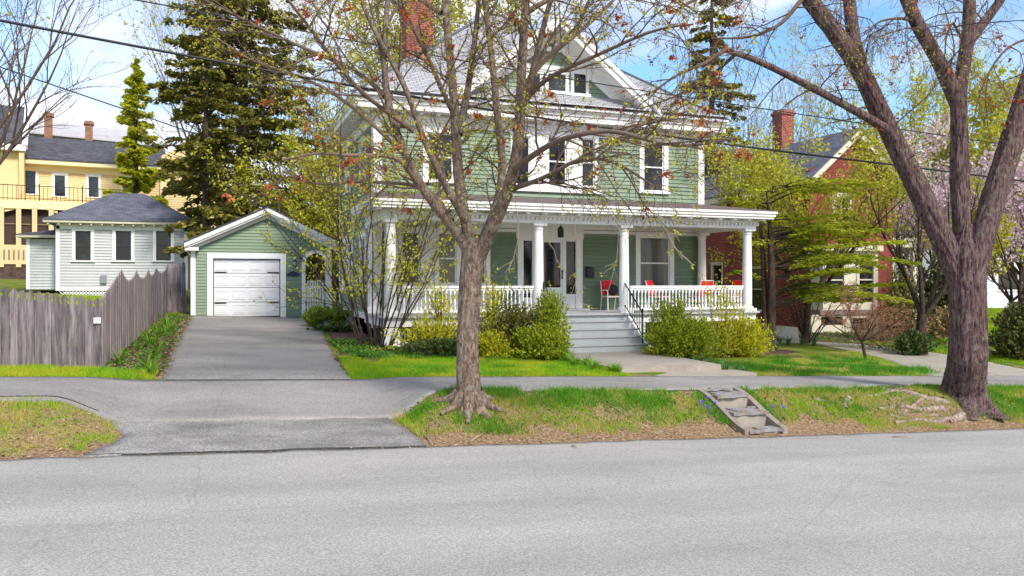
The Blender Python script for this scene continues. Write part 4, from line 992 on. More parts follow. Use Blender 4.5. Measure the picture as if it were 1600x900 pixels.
for sg in (-1, 1):
    e = bap + sg * ((BX1 - BX0) / 2 + bov - .02); ze = baz - brs * abs(e - bap) + .07
    b.poly([(bap, BY - .48, baz + .07), (e, BY - .48, ze), (e, BY - .48, ze - .28), (bap, BY - .48, baz - .25)], (0, .1, 0))
    b.poly([(bap, BY - .38, baz - .02), (e, BY - .38, ze - .09), (e, BY - .38, ze - .16), (bap, BY - .38, baz - .09)], (0, .38, 0))
    b.box(min(e, e + sg * -.06), max(e, e + sg * -.06), BY - .38, 44.5, ze - .34, ze); b.box(min(e, e - sg * bov), max(e, e - sg * bov), BY - .3, 44.5, ze - .36, ze - .30)
b.build('rake_and_eave_boards', cream, bh)
ccx, ccy = bap + .1, 33.8; b = MB(); b.box(ccx - .36, ccx + .36, ccy - .36, ccy + .36, baz - .5, Z(1211, 172, ccy)); b.box(ccx - .42, ccx + .42, ccy - .42, ccy + .42, Z(1211, 172, ccy) - .25, Z(1211, 172, ccy) - .1); b.build('chimney', brickc, broof)
# bay window on the front, cream
byx0, byx1 = X(1286, BY - .9), X(1372, BY - .9)
b = MB(); Wy2 = front(BY - .9); bw = [op(1292, 1318, 405, 470, BY - .9), op(1342, 1364, 402, 472, BY - .9)]
zt = Z(1330, 392, BY - .9); zs = Z(1330, 484, BY - .9); zg_ = G(26, 28) - .1
body(Wy2, b, byx0, byx1, zs, zt, bw, .12); b.box(byx0, byx0 + .12, BY - .78, BY, zs, zt); b.box(byx1 - .12, byx1, BY - .78, BY, zs, zt)
Wy2.box(b, byx0 - .15, byx1 + .15, zt, zt + .25, -.9, .15)
bay = b.build('bay_window', cream, bh)
for h in bw:
    q = MB(); Wy2.box(q, h[0] + .03, h[1] - .03, h[2], h[3], -.08, -.05); q.build('pane', glass, bay)
q = MB()
for h in bw: Wy2.box(q, h[0], h[1], (h[2] + h[3]) / 2 - .03, (h[2] + h[3]) / 2 + .03, -.05, -.02); Wy2.box(q, h[0] - .14, h[0], h[2] - .1, h[3] + .15, 0, .04); Wy2.box(q, h[1], h[1] + .14, h[2] - .1, h[3] + .15, 0, .04)
q.build('sash', cream, bay)
b = MB(); Wy2.box(b, byx0 - .2, byx1 + .1, zs - .2, zs, -.5, .08); b.build('bay_sill_band', mat('mauve_grey_band', (.20, .155, .15), .7), bh)
b = MB(); vo = [op(1283, 1317, 495, 508, BY - .9), op(1332, 1357, 497, 516, BY - .9)]
Wy2.box(b, byx0 - .6, vo[0][0], zg_, zs - .2, -.12, 0); Wy2.box(b, vo[0][1], vo[1][0], zg_, zs - .2, -.12, 0); Wy2.box(b, vo[1][1], byx1 + .1, zg_, zs - .2, -.12, 0)
for h in vo: Wy2.box(b, h[0], h[1], h[3], zs - .2, -.12, 0); Wy2.box(b, h[0], h[1], zg_, h[2], -.12, 0)
b.build('bay_skirt', cream, bh)
MB().box(byx0 - .3, byx1, BY - .7, BY - .65, zg_, zs - .2).build('skirt_shade_sheet', mat('painted_void_shade', (.02, .02, .02), .9), bh)  # sheet coloured black to give the shade inside the skirt openings
# side porch with stairs
pbx0, pbx1 = X(1392, BY + 1.2), X(1450, BY + 1.2); pz = Z(1420, 470, BY); pt = Z(1425, 385, BY)
b = MB(); b.box(BX1, pbx1 + 2, BY + .8, BY + 4, pt, pt + .3); b.box(BX1, pbx1 + 2.1, BY + .7, BY + 4, pt + .3, pt + .42)
for px in (1392, 1427, 1478): x = X(px, BY + .95); b.box(x - .09, x + .09, BY + .86, BY + 1.04, pz, pt)
b.box(BX1, pbx1 + 2, BY + .8, BY + 4, pz - .2, pz)
porch2 = b.build('side_porch', cream, bh)
b = MB(); nst = 5; zg2 = G(30, 28)
for i in range(nst):
    z1 = pz - (pz - zg2) * i / nst; b.box(X(1400, BY), X(1455, BY), BY + .8 - .3 * (i + 1), BY + .8 - .3 * i, zg2 - .1, z1 - .1)
b.build('stairs', mat('worn_white_steps', (.62, .60, .54), .7, .1, 3), porch2)
b = MB(); xs_ = X(1463, BY - 1.2)
b.box(xs_ - .1, xs_ + .1, BY - 1.3, BY - 1.1, zg2 - .1, zg2 + 1.15); b.lathe([(.06, zg2 + 1.15), (.12, zg2 + 1.2), (.13, zg2 + 1.28), (.07, zg2 + 1.37), (.01, zg2 + 1.38)], (xs_, BY - 1.2), 10)
b.box(xs_ - .25, xs_ + .2, BY - 1.5, BY - 1.0, zg2 - .1, zg2 + .12)
b.bar((xs_, BY - 1.2, zg2 + 1.0), (xs_ - .2, BY + .8, pz + .95), .05, .035); b.bar((xs_, BY - 1.2, zg2 + .35), (xs_ - .2, BY + .8, pz + .3), .04, .03)
b.bar((BX1, BY + .9, pz + .95), (pbx1, BY + .9, pz + .95), .05, .035)
b.build('stair_rail', white, porch2)
fl = thing('small_flag', 'small red and white flag hanging beside the dark trunk by the brick house steps', 'flag', (X(1457, 27), 27, Z(1457, 440, 27)))
b = MB(); fx, fz = X(1457, 27), Z(1457, 436, 27); b.poly([(fx, 27, fz), (fx + .14, 27.02, fz - .05), (fx + .1, 27.02, fz + .40), (fx - .02, 27, fz + .45)], (0, .01, 0)); b.build('cloth', redm, fl)
b = MB(); b.poly([(fx - .05, 26.98, fz + .02), (fx + .04, 26.98, fz - .02), (fx + .02, 26.98, fz + .28), (fx - .04, 26.98, fz + .3)], (0, .01, 0)); b.build('white_stripe', white, fl)
# granite blocks
b = MB(); gb = X(1200, 24.5); g2 = X(1243, 24.5)
b.hexa([(gb, 24.3, .55), (g2, 24.3, .5), (g2, 24.9, .5), (gb, 24.9, .55), (gb + .02, 24.32, .98), (g2 - .03, 24.33, .90), (g2 - .05, 24.88, .92), (gb + .02, 24.86, .99)])
tag(b.build('granite_block', concw, None), 'pale granite block, upper of two stacked beside the brick wall', 'stone block', 'stacked granite blocks')
b = MB(); b.hexa([(gb - .1, 24.2, .1), (g2 + .05, 24.2, .05), (g2 + .05, 24.95, .05), (gb - .1, 24.95, .1), (gb - .08, 24.22, .545), (g2 + .03, 24.22, .497), (g2 + .03, 24.93, .497), (gb - .08, 24.93, .545)])
tag(b.build('granite_block', stone, None), 'darker mossy granite block, lower of the two beside the brick wall', 'stone block', 'stacked granite blocks')

# ================================================================== white house far right
WYY = 44.0; wx0 = X(1395, WYY); wb = Z(1575, 492, WYY)
wh = thing('white_house', 'white clapboard house beyond the big furrowed tree at the right', 'house', (wx0 + 8, WYY, wb))
Ww = front(WYY); ww = [op(1559, 1591, 422, 454, WYY), op(1640, 1670, 422, 454, WYY)]
b = MB(); body(Ww, b, wx0, wx0 + 22, wb, 7.2, ww, .2); b.box(wx0, wx0 + .2, WYY + .2, 54, wb, 7.2); b.build('wall', whiteside, wh)
b = MB(); Ww.laps(b, wx0, wx0 + 22, wb, 7.2, [(h[0] - .1, h[1] + .1, h[2] - .1, h[3] + .1) for h in ww], step=.16, lip=.03); b.build('clapboards', whiteside, wh)
for h in ww: window(wh, Ww, *h, cas=.1, gm=glass, head=.12, mid=False)
MB().box(wx0 + .05, wx0 + 22, WYY + .03, WYY + 10, -.6, wb).build('foundation', mat('grey_foundation', (.16, .15, .12), .9, .2, 3), wh)
b = MB(); b.poly([(wx0 - .5, WYY - .5, 7.2), (wx0 + 22.5, WYY - .5, 7.2), (wx0 + 22.5, WYY + 5, 8.6), (wx0 - .5, WYY + 5, 8.6)], (0, 0, .15)); b.poly([(wx0 - .5, WYY + 10.5, 7.2), (wx0 + 22.5, WYY + 10.5, 7.2), (wx0 + 22.5, WYY + 5, 8.6), (wx0 - .5, WYY + 5, 8.6)], (0, 0, .15)); b.build('roof', asph, wh)

# ================================================================== board fence
fencem = mat('weathered_purple_grey_boards', (.115, .092, .10), .9, .3, 3, .5, 30, col2=(.25, .21, .21), c2scale=5, c2lo=.42, c2hi=.62, stretch=(4, 4, .35), island=.28)
fencel = mat('silvered_warm_boards', (.31, .255, .235), .9, .3, 3, .5, 30, col2=(.14, .105, .11), c2scale=5, c2lo=.45, c2hi=.65, stretch=(4, 4, .35), island=.2)
rng = np.random.default_rng(5)
def fence_run(t, p0, p1, zt0, zt1, m, bw=.135, tip='arrow', scal=None, lift=.02, lean=.0, side=1):
    p0 = np.array(p0, float); p1 = np.array(p1, float); d = p1 - p0; Ln = np.linalg.norm(d); d /= Ln
    W_ = Wall(p0, d, (d[1], -d[0])); n = max(1, int(Ln / bw)); b = MB()
    for i in range(n):
        a0 = Ln * i / n + .004; a1 = Ln * (i + 1) / n - .004; f = (i + .5) / n
        q = p0 + d * (a0 + a1) / 2; zb_ = G(q[0], q[1]) + lift + rng.uniform(-.02, .02); zt = zt0 + (zt1 - zt0) * f + rng.uniform(-.012, .012)
        if scal: zt -= scal * math.sin(PI * f) ** .6
        o0 = rng.uniform(-.006, .006); c = (a0 + a1) / 2; hw = (a1 - a0) / 2
        if tip == 'arrow': pr = [(a0, zb_), (a1, zb_), (a1, zt - .17), (c + hw * .62, zt - .14), (a1 - .004, zt - .08), (c + .018, zt), (c - .018, zt), (a0 + .004, zt - .08), (c - hw * .62, zt - .14), (a0, zt - .17)]
        else: pr = [(a0, zb_), (a1, zb_), (a1, zt - .05), (c + .01, zt), (c - .01, zt), (a0, zt - .05)]
        b.poly([W_.pt(a, z, .02 + o0) for a, z in pr], W_.n * -.02)
    b.build('pickets', m, t)
    b = MB()
    for zz in (.35, 1.0):
        za = G(*p0[:2]) + zz; zc = G(*p1[:2]) + zz; b.bar(W_.pt(0.02, za, -.03), W_.pt(Ln - .02, zc, -.03), .02, .045)
    b.build('rail', fencel, t)
    for a in np.arange(.05, Ln, 2.4):
        q = p0 + d * a; b = MB(); W_.box(b, a - .045, a + .045, G(*q) - .2, G(*q) + (zt0 - G(*p0[:2])) * .8, -.15, -.055); b.build('post', fencel, t)
cor = (-1.87, 16.6)
t = thing('picket_fence', 'weathered arrow-topped board fence facing the street at the far left', 'fence', (cor[0], cor[1], G(*cor)))
ztc = Z(155, 467, cor[1]); zl = Z(0, 440, 17.0)
lx0 = X(-260, 17.3)
fence_run(t, (lx0, 17.3), cor, zl + .25, ztc, fencem, .135)
t = thing('board_fence', 'tall grey board fence with scalloped top running back beside the driveway', 'fence', (cor[0], cor[1] + .05, G(*cor)))
cuts = [(159, 464), (190, 420), (212, 418), (231, 417), (243, 415), (261, 412)]
def fpt(px): # along the line from the corner to (-1.57,33.6)
    x0, y0 = cor; dx, dy = (-1.57 + 1.87) / 17.0, 1.0; d = ray(px); A_ = np.array([[d[0], -dx], [d[1], -dy]]); tt, s = np.linalg.solve(A_, [x0, y0]); return (x0 + dx * s, y0 + s), tt
prev = None
for i, (px, py) in enumerate(cuts):
    P, tt = fpt(px); z = EYE + (HOR - py) / FPX * tt
    if i == 0: P = (cor[0] + .0, cor[1] + .02)
    if prev is not None:
        fence_run(t, prev[0], P, prev[1], z, fencel if i < 4 else fencem, .14, 'arrow' if i == 1 else 'flat', None if i == 1 else .27)
    prev = (P, z)
fence_run(t, prev[0], (-.92, 33.7), prev[1], prev[1] + .1, fencem, .14, 'arrow')
fs = thing('fence_sign', 'small white notice plate fixed to the picket fence corner', 'sign', (X(152, 16.55), 16.56, Z(152, 500, 16.55)))
sxa, sxb, sza, szb_ = X(147, 16.62), X(158, 16.62), Z(152, 505, 16.62), Z(152, 496, 16.62)
MB().box(sxa, sxb, 16.545, 16.565, sza, szb_).build('plate', white, fs)
b = MB()
for r_ in range(2):
    for k in range(5): b.box(sxa + .02 + k * (sxb - sxa - .04) / 5, sxa + .02 + (k + .6) * (sxb - sxa - .04) / 5, 16.541, 16.5455, sza + .03 + r_ * .035, sza + .05 + r_ * .035)
b.build('lettering', mat('grey_print', (.3, .3, .3)), fs)

# ================================================================== old stone steps in the bank
t = thing('stone_steps', 'crumbling old slate steps between concrete cheek walls in the grassy street bank', 'steps', (8.9, 12.3, .1))
def cheek(x0, x1, sh):
    b = MB(); ys_ = np.linspace(11.58, 13.0, 8); P = []
    for i in range(7):
        y0, y1 = ys_[i], ys_[i + 1]; z0 = G(8.2, y0) + .075 - .05 * max(0, (y0 - 12.6)); z1 = G(8.2, y1) + .075 - .05 * max(0, (y1 - 12.6))
        s0, s1 = sh * (y0 - 11.58), sh * (y1 - 11.58)
        b.hexa([(x0 + s0, y0, -.2), (x1 + s0, y0, -.2), (x1 + s1, y1, -.2), (x0 + s1, y1, -.2), (x0 + s0, y0, z0), (x1 + s0, y0, z0 + .01), (x1 + s1, y1, z1 + .01), (x0 + s1, y1, z1)])
    b.build('cheek_wall', mat('mossy_concrete', (.25, .21, .165), .9, .3, 8, .4, 40), t)
cheek(8.34, 8.42, 0); cheek(9.10, 9.20, 0)
rs = random.Random(4)
def rough_slab(b, x0, x1, y0, y1, z, th, n=9):
    xs = np.linspace(x0, x1, n); P = []
    for x in xs: P.append((x, y0 + rs.uniform(-.035, .035)))
    for x in xs[::-1]: P.append((x, y1 + rs.uniform(-.02, .02)))
    b.poly([(x, y, z - th) for x, y in P], (0, 0, th))
for i, (y0, y1, z, zl_, m) in enumerate([(12.55, 13.02, .50, .26, slatestone), (12.02, 12.5, .27, .05, slatestone), (11.62, 11.86, .035, -.1, slatestone)]):
    b = MB(); rough_slab(b, 8.42, 9.10, y0 - .05, y1, z, .05); rough_slab(b, 8.46 + .08 * i, 9.06 - .08 * i, y0 + .02, y1 - .08, z + .018, .018); b.build('tread', m, t)
    b = MB(); b.box(8.42, 9.10, y0 + .0, y1 + .1, zl_ - .3, z - .055); b.build('riser', conc, t)
for (x, y, z, s) in ((8.58, 12.9, .535, .17), (8.88, 12.84, .54, .15), (8.98, 12.3, .285, .10), (8.75, 13.02, .545, .18)):
    b = MB(); b.poly([(x + s * math.cos(a) * rs.uniform(.7, 1.1), y + s * .5 * math.sin(a) * rs.uniform(.7, 1.1), z) for a in np.linspace(0, 2 * PI, 8)[:-1]], (0, 0, .025)); b.build('broken_flag', slatestone, t)

# ================================================================== vegetation tools
def batch_tubes(polys):
    """polys: list of (pts, radii, nsides) -> V, F"""
    groups = {}
    for p, r, n in polys: groups.setdefault((len(p), n), []).append((p, r))
    Vs, Fs, off = [], [], 0
    for (k, n), L_ in groups.items():
        P = np.array([q[0] for q in L_], float); Rr = np.array([q[1] for q in L_], float); m = len(L_)
        T = np.gradient(P, axis=1); T /= np.linalg.norm(T, axis=2, keepdims=True) + 1e-9
        mean = T.mean(1, keepdims=True); ref = np.where(np.abs(mean[..., 2:3]) > .8, np.array([1., 0, 0]), np.array([0, 0, 1.]))
        U = np.cross(T, np.broadcast_to(ref, T.shape)); U /= np.linalg.norm(U, axis=2, keepdims=True) + 1e-9; Wv = np.cross(T, U)
        a = np.arange(n) * 2 * PI / n
        V = P[:, :, None] + Rr[:, :, None, None] * (U[:, :, None] * np.cos(a)[:, None] + Wv[:, :, None] * np.sin(a)[:, None])
        I = np.arange(m * k * n).reshape(m, k, n); J = np.roll(I, -1, axis=2)
        F = np.stack([I[:, :-1], J[:, :-1], J[:, 1:], I[:, 1:]], -1).reshape(-1, 4)
        Vs.append(V.reshape(-1, 3)); Fs.append(F + off); off += m * k * n
    return np.concatenate(Vs), np.concatenate(Fs)
def leaves(cen, size, rng, el=1.8, dirs=None, dj=.6, flat=0):
    """diamond leaves; dirs gives the preferred long axis"""
    n = len(cen); size = np.broadcast_to(np.asarray(size, float), (n,))[:, None]
    a = rng.normal(size=(n, 3))
    if dirs is not None: a = dirs + a * dj
    if flat: a[:, 2] *= (1 - flat)
    a /= np.linalg.norm(a, axis=1)[:, None] + 1e-9
    b = np.cross(a, rng.normal(size=(n, 3)) if not flat else np.array([0, 0, 1.]) + rng.normal(size=(n, 3)) * (1 - flat)); b /= np.linalg.norm(b, axis=1)[:, None] + 1e-9
    a = a * size * el * .5; b = b * size * .5
    V = np.stack([cen - a, cen + b - a * .1, cen + a, cen - b - a * .1], 1).reshape(-1, 3)
    return V, np.arange(n * 4).reshape(n, 4)
def put(name, VF, m, parent, smooth=False): return link(name, VF[0], VF[1], m, parent, smooth)
def curve(rng, p, d, L_, k, wob, grav):
    d = np.array(d, float); d /= np.linalg.norm(d) + 1e-9; P = [np.array(p, float)]; st = L_ / (k - 1)
    for i in range(k - 1):
        d = d + rng.normal(size=3) * wob + np.array([0, 0, grav]); d /= np.linalg.norm(d); P.append(P[-1] + d * st)
    return np.array(P)
def interp(P, t):
    k = len(P) - 1; f = min(t * k, k - 1e-6); i = int(f); return P[i] + (P[i + 1] - P[i]) * (f - i), P[i + 1] - P[i]
def grow(rng, out, P, Rr, lev, cfg, tips):
    if lev >= len(cfg['n']):
        tips.append(P); return
    n = cfg['n'][lev]; n = int(n * rng.uniform(.75, 1.25) + .5)
    for j in range(n):
        t = cfg.get('t0', .2) + (1 - cfg.get('t0', .2)) * ((j + rng.uniform(0, 1)) / n)
        q, tg = interp(P, t); tg = tg / (np.linalg.norm(tg) + 1e-9)
        pr = rng.normal(size=3); pr -= tg * pr.dot(tg); pr[2] = pr[2] * .6 + cfg.get('lift', .15); pr /= np.linalg.norm(pr) + 1e-9
        an = R(rng.uniform(*cfg['ang'][lev])); d = tg * math.cos(an) + pr * math.sin(an)
        L_ = cfg['len'][lev] * rng.uniform(.55, 1.2) * (1 - .35 * t); k = cfg['k'][lev]
        Q = curve(rng, q, d, L_, k, cfg['wob'][lev], cfg['grav'][lev])
        r0 = min(np.interp(t, np.linspace(0, 1, len(Rr)), Rr) * .62, cfg['r'][lev]); Q_r = np.linspace(r0, max(r0 * .35, cfg['rmin']), k)
        out.append((Q, Q_r, 5 if r0 > .02 else (4 if r0 > .008 else 3)))
        grow(rng, out, Q, Q_r, lev + 1, cfg, tips)
    if lev > 0: tips.append(P[-3:] if len(P) > 3 else P)
def trunk(pts, rad, n=40, step=.06, ridge=.02, freq=16, flare=None, seed=0):
    """furrowed trunk: radius displaced by ridged noise, root flare lobes at the foot"""
    pts = np.array(pts, float); d = np.r_[0, np.cumsum(np.linalg.norm(np.diff(pts, axis=0), axis=1))]; k = max(4, int(d[-1] / step))
    t = np.linspace(0, d[-1], k); P = np.stack([np.interp(t, d, pts[:, i]) for i in range(3)], 1)
    for _ in range(int(6)): P[1:-1] = (P[:-2] + 2 * P[1:-1] + P[2:]) / 4
    r = np.interp(t, d, rad); T = np.gradient(P, axis=0); T /= np.linalg.norm(T, axis=1)[:, None]
    ref = np.array([1., 0, 0]) if abs(T[0][2]) > .6 else np.array([0, 0, 1.])
    U = np.cross(T, ref); U /= np.linalg.norm(U, axis=1)[:, None]; Wv = np.cross(T, U)
    a = np.arange(n) * 2 * PI / n; A, TT = np.meshgrid(a, t)
    nz = 1 - 2 * np.abs(vnoise(np.cos(A) * freq / 2 + 50 + TT * 1.2, np.sin(A) * freq / 2 + 50 + TT * .9, seed) - .5) * 2
    low = vnoise(np.cos(A) * 1.4 + 9, np.sin(A) * 1.4 + TT * 1.1 + 9, seed + 3) - .5
    rr = r[:, None] * (1 + .16 * low) + ridge * nz * np.minimum(1, r[:, None] / .15)
    if flare:
        h, amp, nl = flare; fl_ = np.exp(-TT / h); rr = rr + amp * fl_ * (.45 + .55 * np.clip(np.cos(A * nl + 1.1 + .7 * np.sin(A * 2)), -.3, 1) ** 1)
    V = P[:, None] + rr[..., None] * (U[:, None] * np.cos(A)[..., None] + Wv[:, None] * np.sin(A)[..., None])
    I = np.arange(k * n).reshape(k, n); J = np.roll(I, -1, 1)
    return V.reshape(-1, 3), np.stack([I[:-1], J[:-1], J[1:], I[1:]], -1).reshape(-1, 4)
def merge(L_):
    Vs, Fs, o = [], [], 0
    for V, F in L_: Vs.append(V); Fs.append(F + o); o += len(V)
    return np.concatenate(Vs), np.concatenate(Fs)
def PT(L_, dep):
    return [at(p[0], p[1], dep + (p[2] if len(p) > 2 else 0)) for p in L_]
def smoothline(P, k):
    P = np.array(P); d = np.r_[0, np.cumsum(np.linalg.norm(np.diff(P, axis=0), axis=1))]; t = np.linspace(0, d[-1], k)
    Q = np.stack([np.interp(t, d, P[:, i]) for i in range(3)], 1)
    for _ in range(2): Q[1:-1] = (Q[:-2] + 2 * Q[1:-1] + Q[2:]) / 4
    return Q

yleaf = leafmat('young_yellow_leaves', [(.52, .48, .03), (.62, .50, .04), (.40, .44, .03), (.66, .58, .12)], .45)
redbl = leafmat('red_maple_blossom', [(.34, .045, .02), (.22, .035, .025), (.50, .13, .03), (.42, .22, .05)], .25)

# ================================================================== front maple
D1 = 13.1
rng = np.random.default_rng(11)
bx_, by_ = 3.85, 12.56
t1 = thing('maple_tree', 'slim budding maple with red blossom in the bank in front of the porch', 'tree', (bx_, by_, G(bx_, by_)))
parts = []
base = np.array([bx_, by_, G(bx_, by_) - .12])
parts.append(trunk([base, base + (0, 0, .35)] + PT([(731, 560), (731, 500), (735, 440), (739, 395), (742, 372)], D1), [.175, .17, .165, .165, .17, .18, .14], 44, .05, .016, 14, (.15, .20, 5), 2))
mains = [
 ([(738, 405), (715, 358, -.1), (680, 326, -.3), (655, 293, -.5), (633, 240, -.7), (613, 200, -.8), (602, 147, -.9), (598, 90, -1), (604, 20, -1.1), (612, -60, -1.2)], 13, 6),
 ([(738, 395), (727, 350), (718, 300, .2), (713, 240, .4), (712, 180, .5), (703, 90, .6), (695, 0, .7), (690, -90, .8)], 15, 9),
 ([(716, 210, .45), (728, 160, .7), (737, 100, .9), (745, 40, 1.0), (752, -60, 1.1)], 10, 6),
 ([(728, 345), (700, 300, -.2), (680, 255, -.5), (658, 215, -.7), (646, 170, -.8), (632, 125, -.9), (601, 80, -1.1), (580, 40, -1.2), (558, -10, -1.3), (540, -70, -1.4)], 9, 4),
 ([(646, 205, -.8), (610, 178, -1.0), (573, 153, -1.3), (535, 112, -1.6), (497, 60, -1.9), (450, 0, -2.3), (420, -40, -2.5)], 6, 3),
 ([(712, 185, .5), (690, 140, .2), (672, 95, 0), (648, 50, -.2), (632, 10, -.3), (610, -50, -.5)], 7, 4),
 ([(745, 395), (775, 330, .3), (790, 290, .4), (782, 220, .5), (775, 160, .6), (768, 85, .7), (757, 0, .8), (750, -80, .9)], 12, 7),
 ([(748, 400), (772, 350, -.3), (800, 290, -.5), (812, 225, -.6), (813, 160, -.6), (816, 85, -.5), (822, 0, -.4), (826, -80, -.3)], 17, 8),
 ([(812, 180, -.6), (830, 125, -.9), (842, 70, -1.1), (860, 0, -1.3), (875, -60, -1.4)], 9, 5),
 ([(816, 140, -.6), (840, 103, -.3), (883, 67, .1), (920, 38, .4), (960, 0, .8), (1000, -50, 1.1)], 7, 4),
 ([(814, 165, -.6), (838, 133, -.9), (883, 107, -1.2), (933, 87, -1.5), (967, 70, -1.7), (1033, 42, -2.0), (1083, 38, -2.2)], 7, 2.5),
 ([(806, 262, -.6), (830, 245, -1), (860, 223, -1.4), (900, 210, -1.8), (967, 200, -2.2), (1033, 230, -2.5), (1100, 228, -2.7), (1150, 215, -2.8)], 8, 2.5),
 ([(800, 295, -.5), (833, 285, -.9), (867, 270, -1.2), (905, 245, -1.4), (960, 250, -1.7), (1020, 290, -1.9)], 7, 2.5),
 ([(705, 345, -.1), (680, 300, .5), (640, 285, .9), (600, 286, 1.1), (550, 282, 1.4), (500, 292, 1.7), (450, 275, 1.9)], 7, 2.5),
 ([(650, 285, -.5), (625, 245, -1.), (580, 242, -1.4), (533, 243, -1.9), (497, 237, -2.3), (440, 250, -2.6)], 6, 2.5),
 ([(640, 250, -.7), (590, 200, -.2), (530, 150, .4), (470, 118, .9), (400, 100, 1.4), (340, 60, 1.8)], 6, 2.5),
 ([(602, 150, -.9), (560, 110, -.5), (510, 90, 0), (440, 60, .6), (380, 30, .9), (300, -10, 1.2)], 6, 2.5),
 ([(690, 20, .7), (640, -10, 1), (560, -30, 1.4), (480, -40, 1.8)], 7, 4),
 ([(822, 20, -.4), (870, -10, -.4), (950, -30, -.3), (1030, -20, 0), (1090, 20, .3)], 7, 3),
]
polys, tips = [], []
cfg = dict(n=[10, 7, 4], len=[1.5, .75, .34], ang=[(25, 60), (25, 65), (20, 70)], k=[7, 6, 4], wob=[.13, .18, .2], grav=[-.015, -.05, -.08], r=[.018, .008, .0045], rmin=.0028, t0=.12, lift=.1)
for L_, r0, r1 in mains:
    P = smoothline(PT(L_, D1), 16); r = np.linspace(r0 * .62, r1 * .55, 16) ** 1.0 / FPX * D1; r[0] *= 1.2
    if r0 > 8: parts.append(trunk(P, r, 18, .07, .006, 8, None, int(r0 * 3 + L_[0][0])))
    else: polys.append((P, r, 8))
    grow(rng, polys, P, r, 0, cfg, tips)
hang = []
for L_ in ([(958, 255, -1.6), (968, 330, -1.5), (964, 400, -1.45), (958, 430, -1.4), (948, 458, -1.4)], [(888, 262, -1.3), (897, 350, -1.2), (906, 400, -1.2), (893, 440, -1.2), (905, 470, -1.2), (918, 494, -1.1), (934, 482, -1.1)],
           [(842, 280, -1.0), (848, 330, -1.0), (856, 372, -1.0), (868, 402, -1.), (884, 428, -1.)], [(1018, 288, -1.9), (1030, 345, -1.9), (1052, 388, -1.9), (1085, 412, -1.9)], [(800, 300, -.8), (812, 350, -.8), (806, 400, -.8), (790, 425, -.8)], [(1075, 235, -2.4), (1090, 300, -2.4), (1078, 350, -2.4)], [(925, 215, -1.8), (935, 270, -1.8), (930, 330, -1.8)]):
    P = smoothline(PT(L_, D1), 12) + rng.normal(size=(12, 3)) * .012; hang.append((P, np.linspace(.0065, .0035, 12), 4))
    for j in range(7):
        q, tg = interp(P, rng.uniform(.3, 1)); Q = curve(rng, q, rng.normal(size=3) * .5 + tg / np.linalg.norm(tg), rng.uniform(.12, .3), 4, .2, -.1); hang.append((Q, np.linspace(.004, .003, 4), 3)); tips.append(Q)
    tips.append(P[4:8]); tips.append(P[8:])
put('hanging_twigs', batch_tubes(hang), mat('pale_twig_bark', (.38, .30, .21), .8, .2, 5), t1)
# surface roots
for az, L_ in ((200, .55), (250, .5), (300, .45), (340, .6), (20, .5), (120, .5), (160, .5)):
    d = np.array([math.cos(R(az)), math.sin(R(az)), 0]); P = [base + d * .15 + (0, 0, .32)]
    for s_ in (.22, .32, .45, L_): q = base + d * s_; P.append(np.array([q[0], q[1], G(q[0], q[1]) + .07 - .1 * s_]))
    parts.append(trunk(P, np.linspace(.10, .03, 5), 10, .05, .006, 5, None, az))
put('trunk', merge(parts), bark1, t1, True)
put('branches', batch_tubes([p for p in polys if p[1][0] > .0075]), twigg, t1)
put('twigs', batch_tubes([p for p in polys if p[1][0] <= .0075]), twigm, t1)
ends = np.array([p[-1] for p in tips]); allp = np.concatenate([p for p in tips])
k1 = rng.random(len(ends)) < .027; c = ends[k1]; cc = np.repeat(c, 18, 0) + rng.normal(size=(len(c) * 18, 3)) * .032
put('blossom', leaves(cc, rng.uniform(.022, .05, len(cc)), rng, 1.8), redbl, t1)
sel = allp[rng.random(len(allp)) < .15]; cc = np.repeat(sel, 4, 0) + rng.normal(size=(len(sel) * 4, 3)) * .022
put('young_leaves', leaves(cc, rng.uniform(.015, .036, len(cc)), rng, 1.7), yleaf, t1)
print('maple twigs', len(polys), len(cc))

# ================================================================== big furrowed maple at right
D2 = 16.2
rng = np.random.default_rng(23)
bx2, by2 = 14.15, 12.42
t2 = thing('old_maple_tree', 'massive three-limbed old maple with deeply furrowed bark and bare knotted roots at the right', 'tree', (bx2, by2, G(bx2, by2)))
parts = []; b2 = np.array([bx2, by2, G(bx2, by2) - .32])
parts.append(trunk([b2, b2 + (0, 0, .45)] + PT([(1512, 560), (1512, 500), (1511, 440), (1510, 400), (1512, 350)], D2), [.40, .355, .325, .32, .34, .36, .10], 84, .04, .03, 26, (.24, .42, 5), 7))
P = smoothline(PT([(1500, 440), (1478, 385), (1450, 325), (1415, 255), (1385, 195), (1350, 120), (1320, 70), (1285, 25), (1250, -20), (1215, -70)], D2), 30); parts.append(trunk(P, np.linspace(.21, .135, 30), 48, .05, .02, 16, None, 9)); A1 = P
P = smoothline(PT([(1512, 420, .1), (1502, 350, .1), (1499, 280, .1), (1499, 200, .1), (1496, 140, .1)], D2), 16); parts.append(trunk(P, np.linspace(.175, .145, 16), 40, .05, .018, 14, None, 10)); A2 = P
P = smoothline(PT([(1520, 430, -.1), (1540, 345, -.1), (1562, 280, -.1), (1585, 210, -.1), (1606, 135, -.1), (1635, 50, 0), (1660, -40, 0)], D2), 20); parts.append(trunk(P, np.linspace(.225, .15, 20), 44, .05, .02, 14, None, 11)); A3 = P
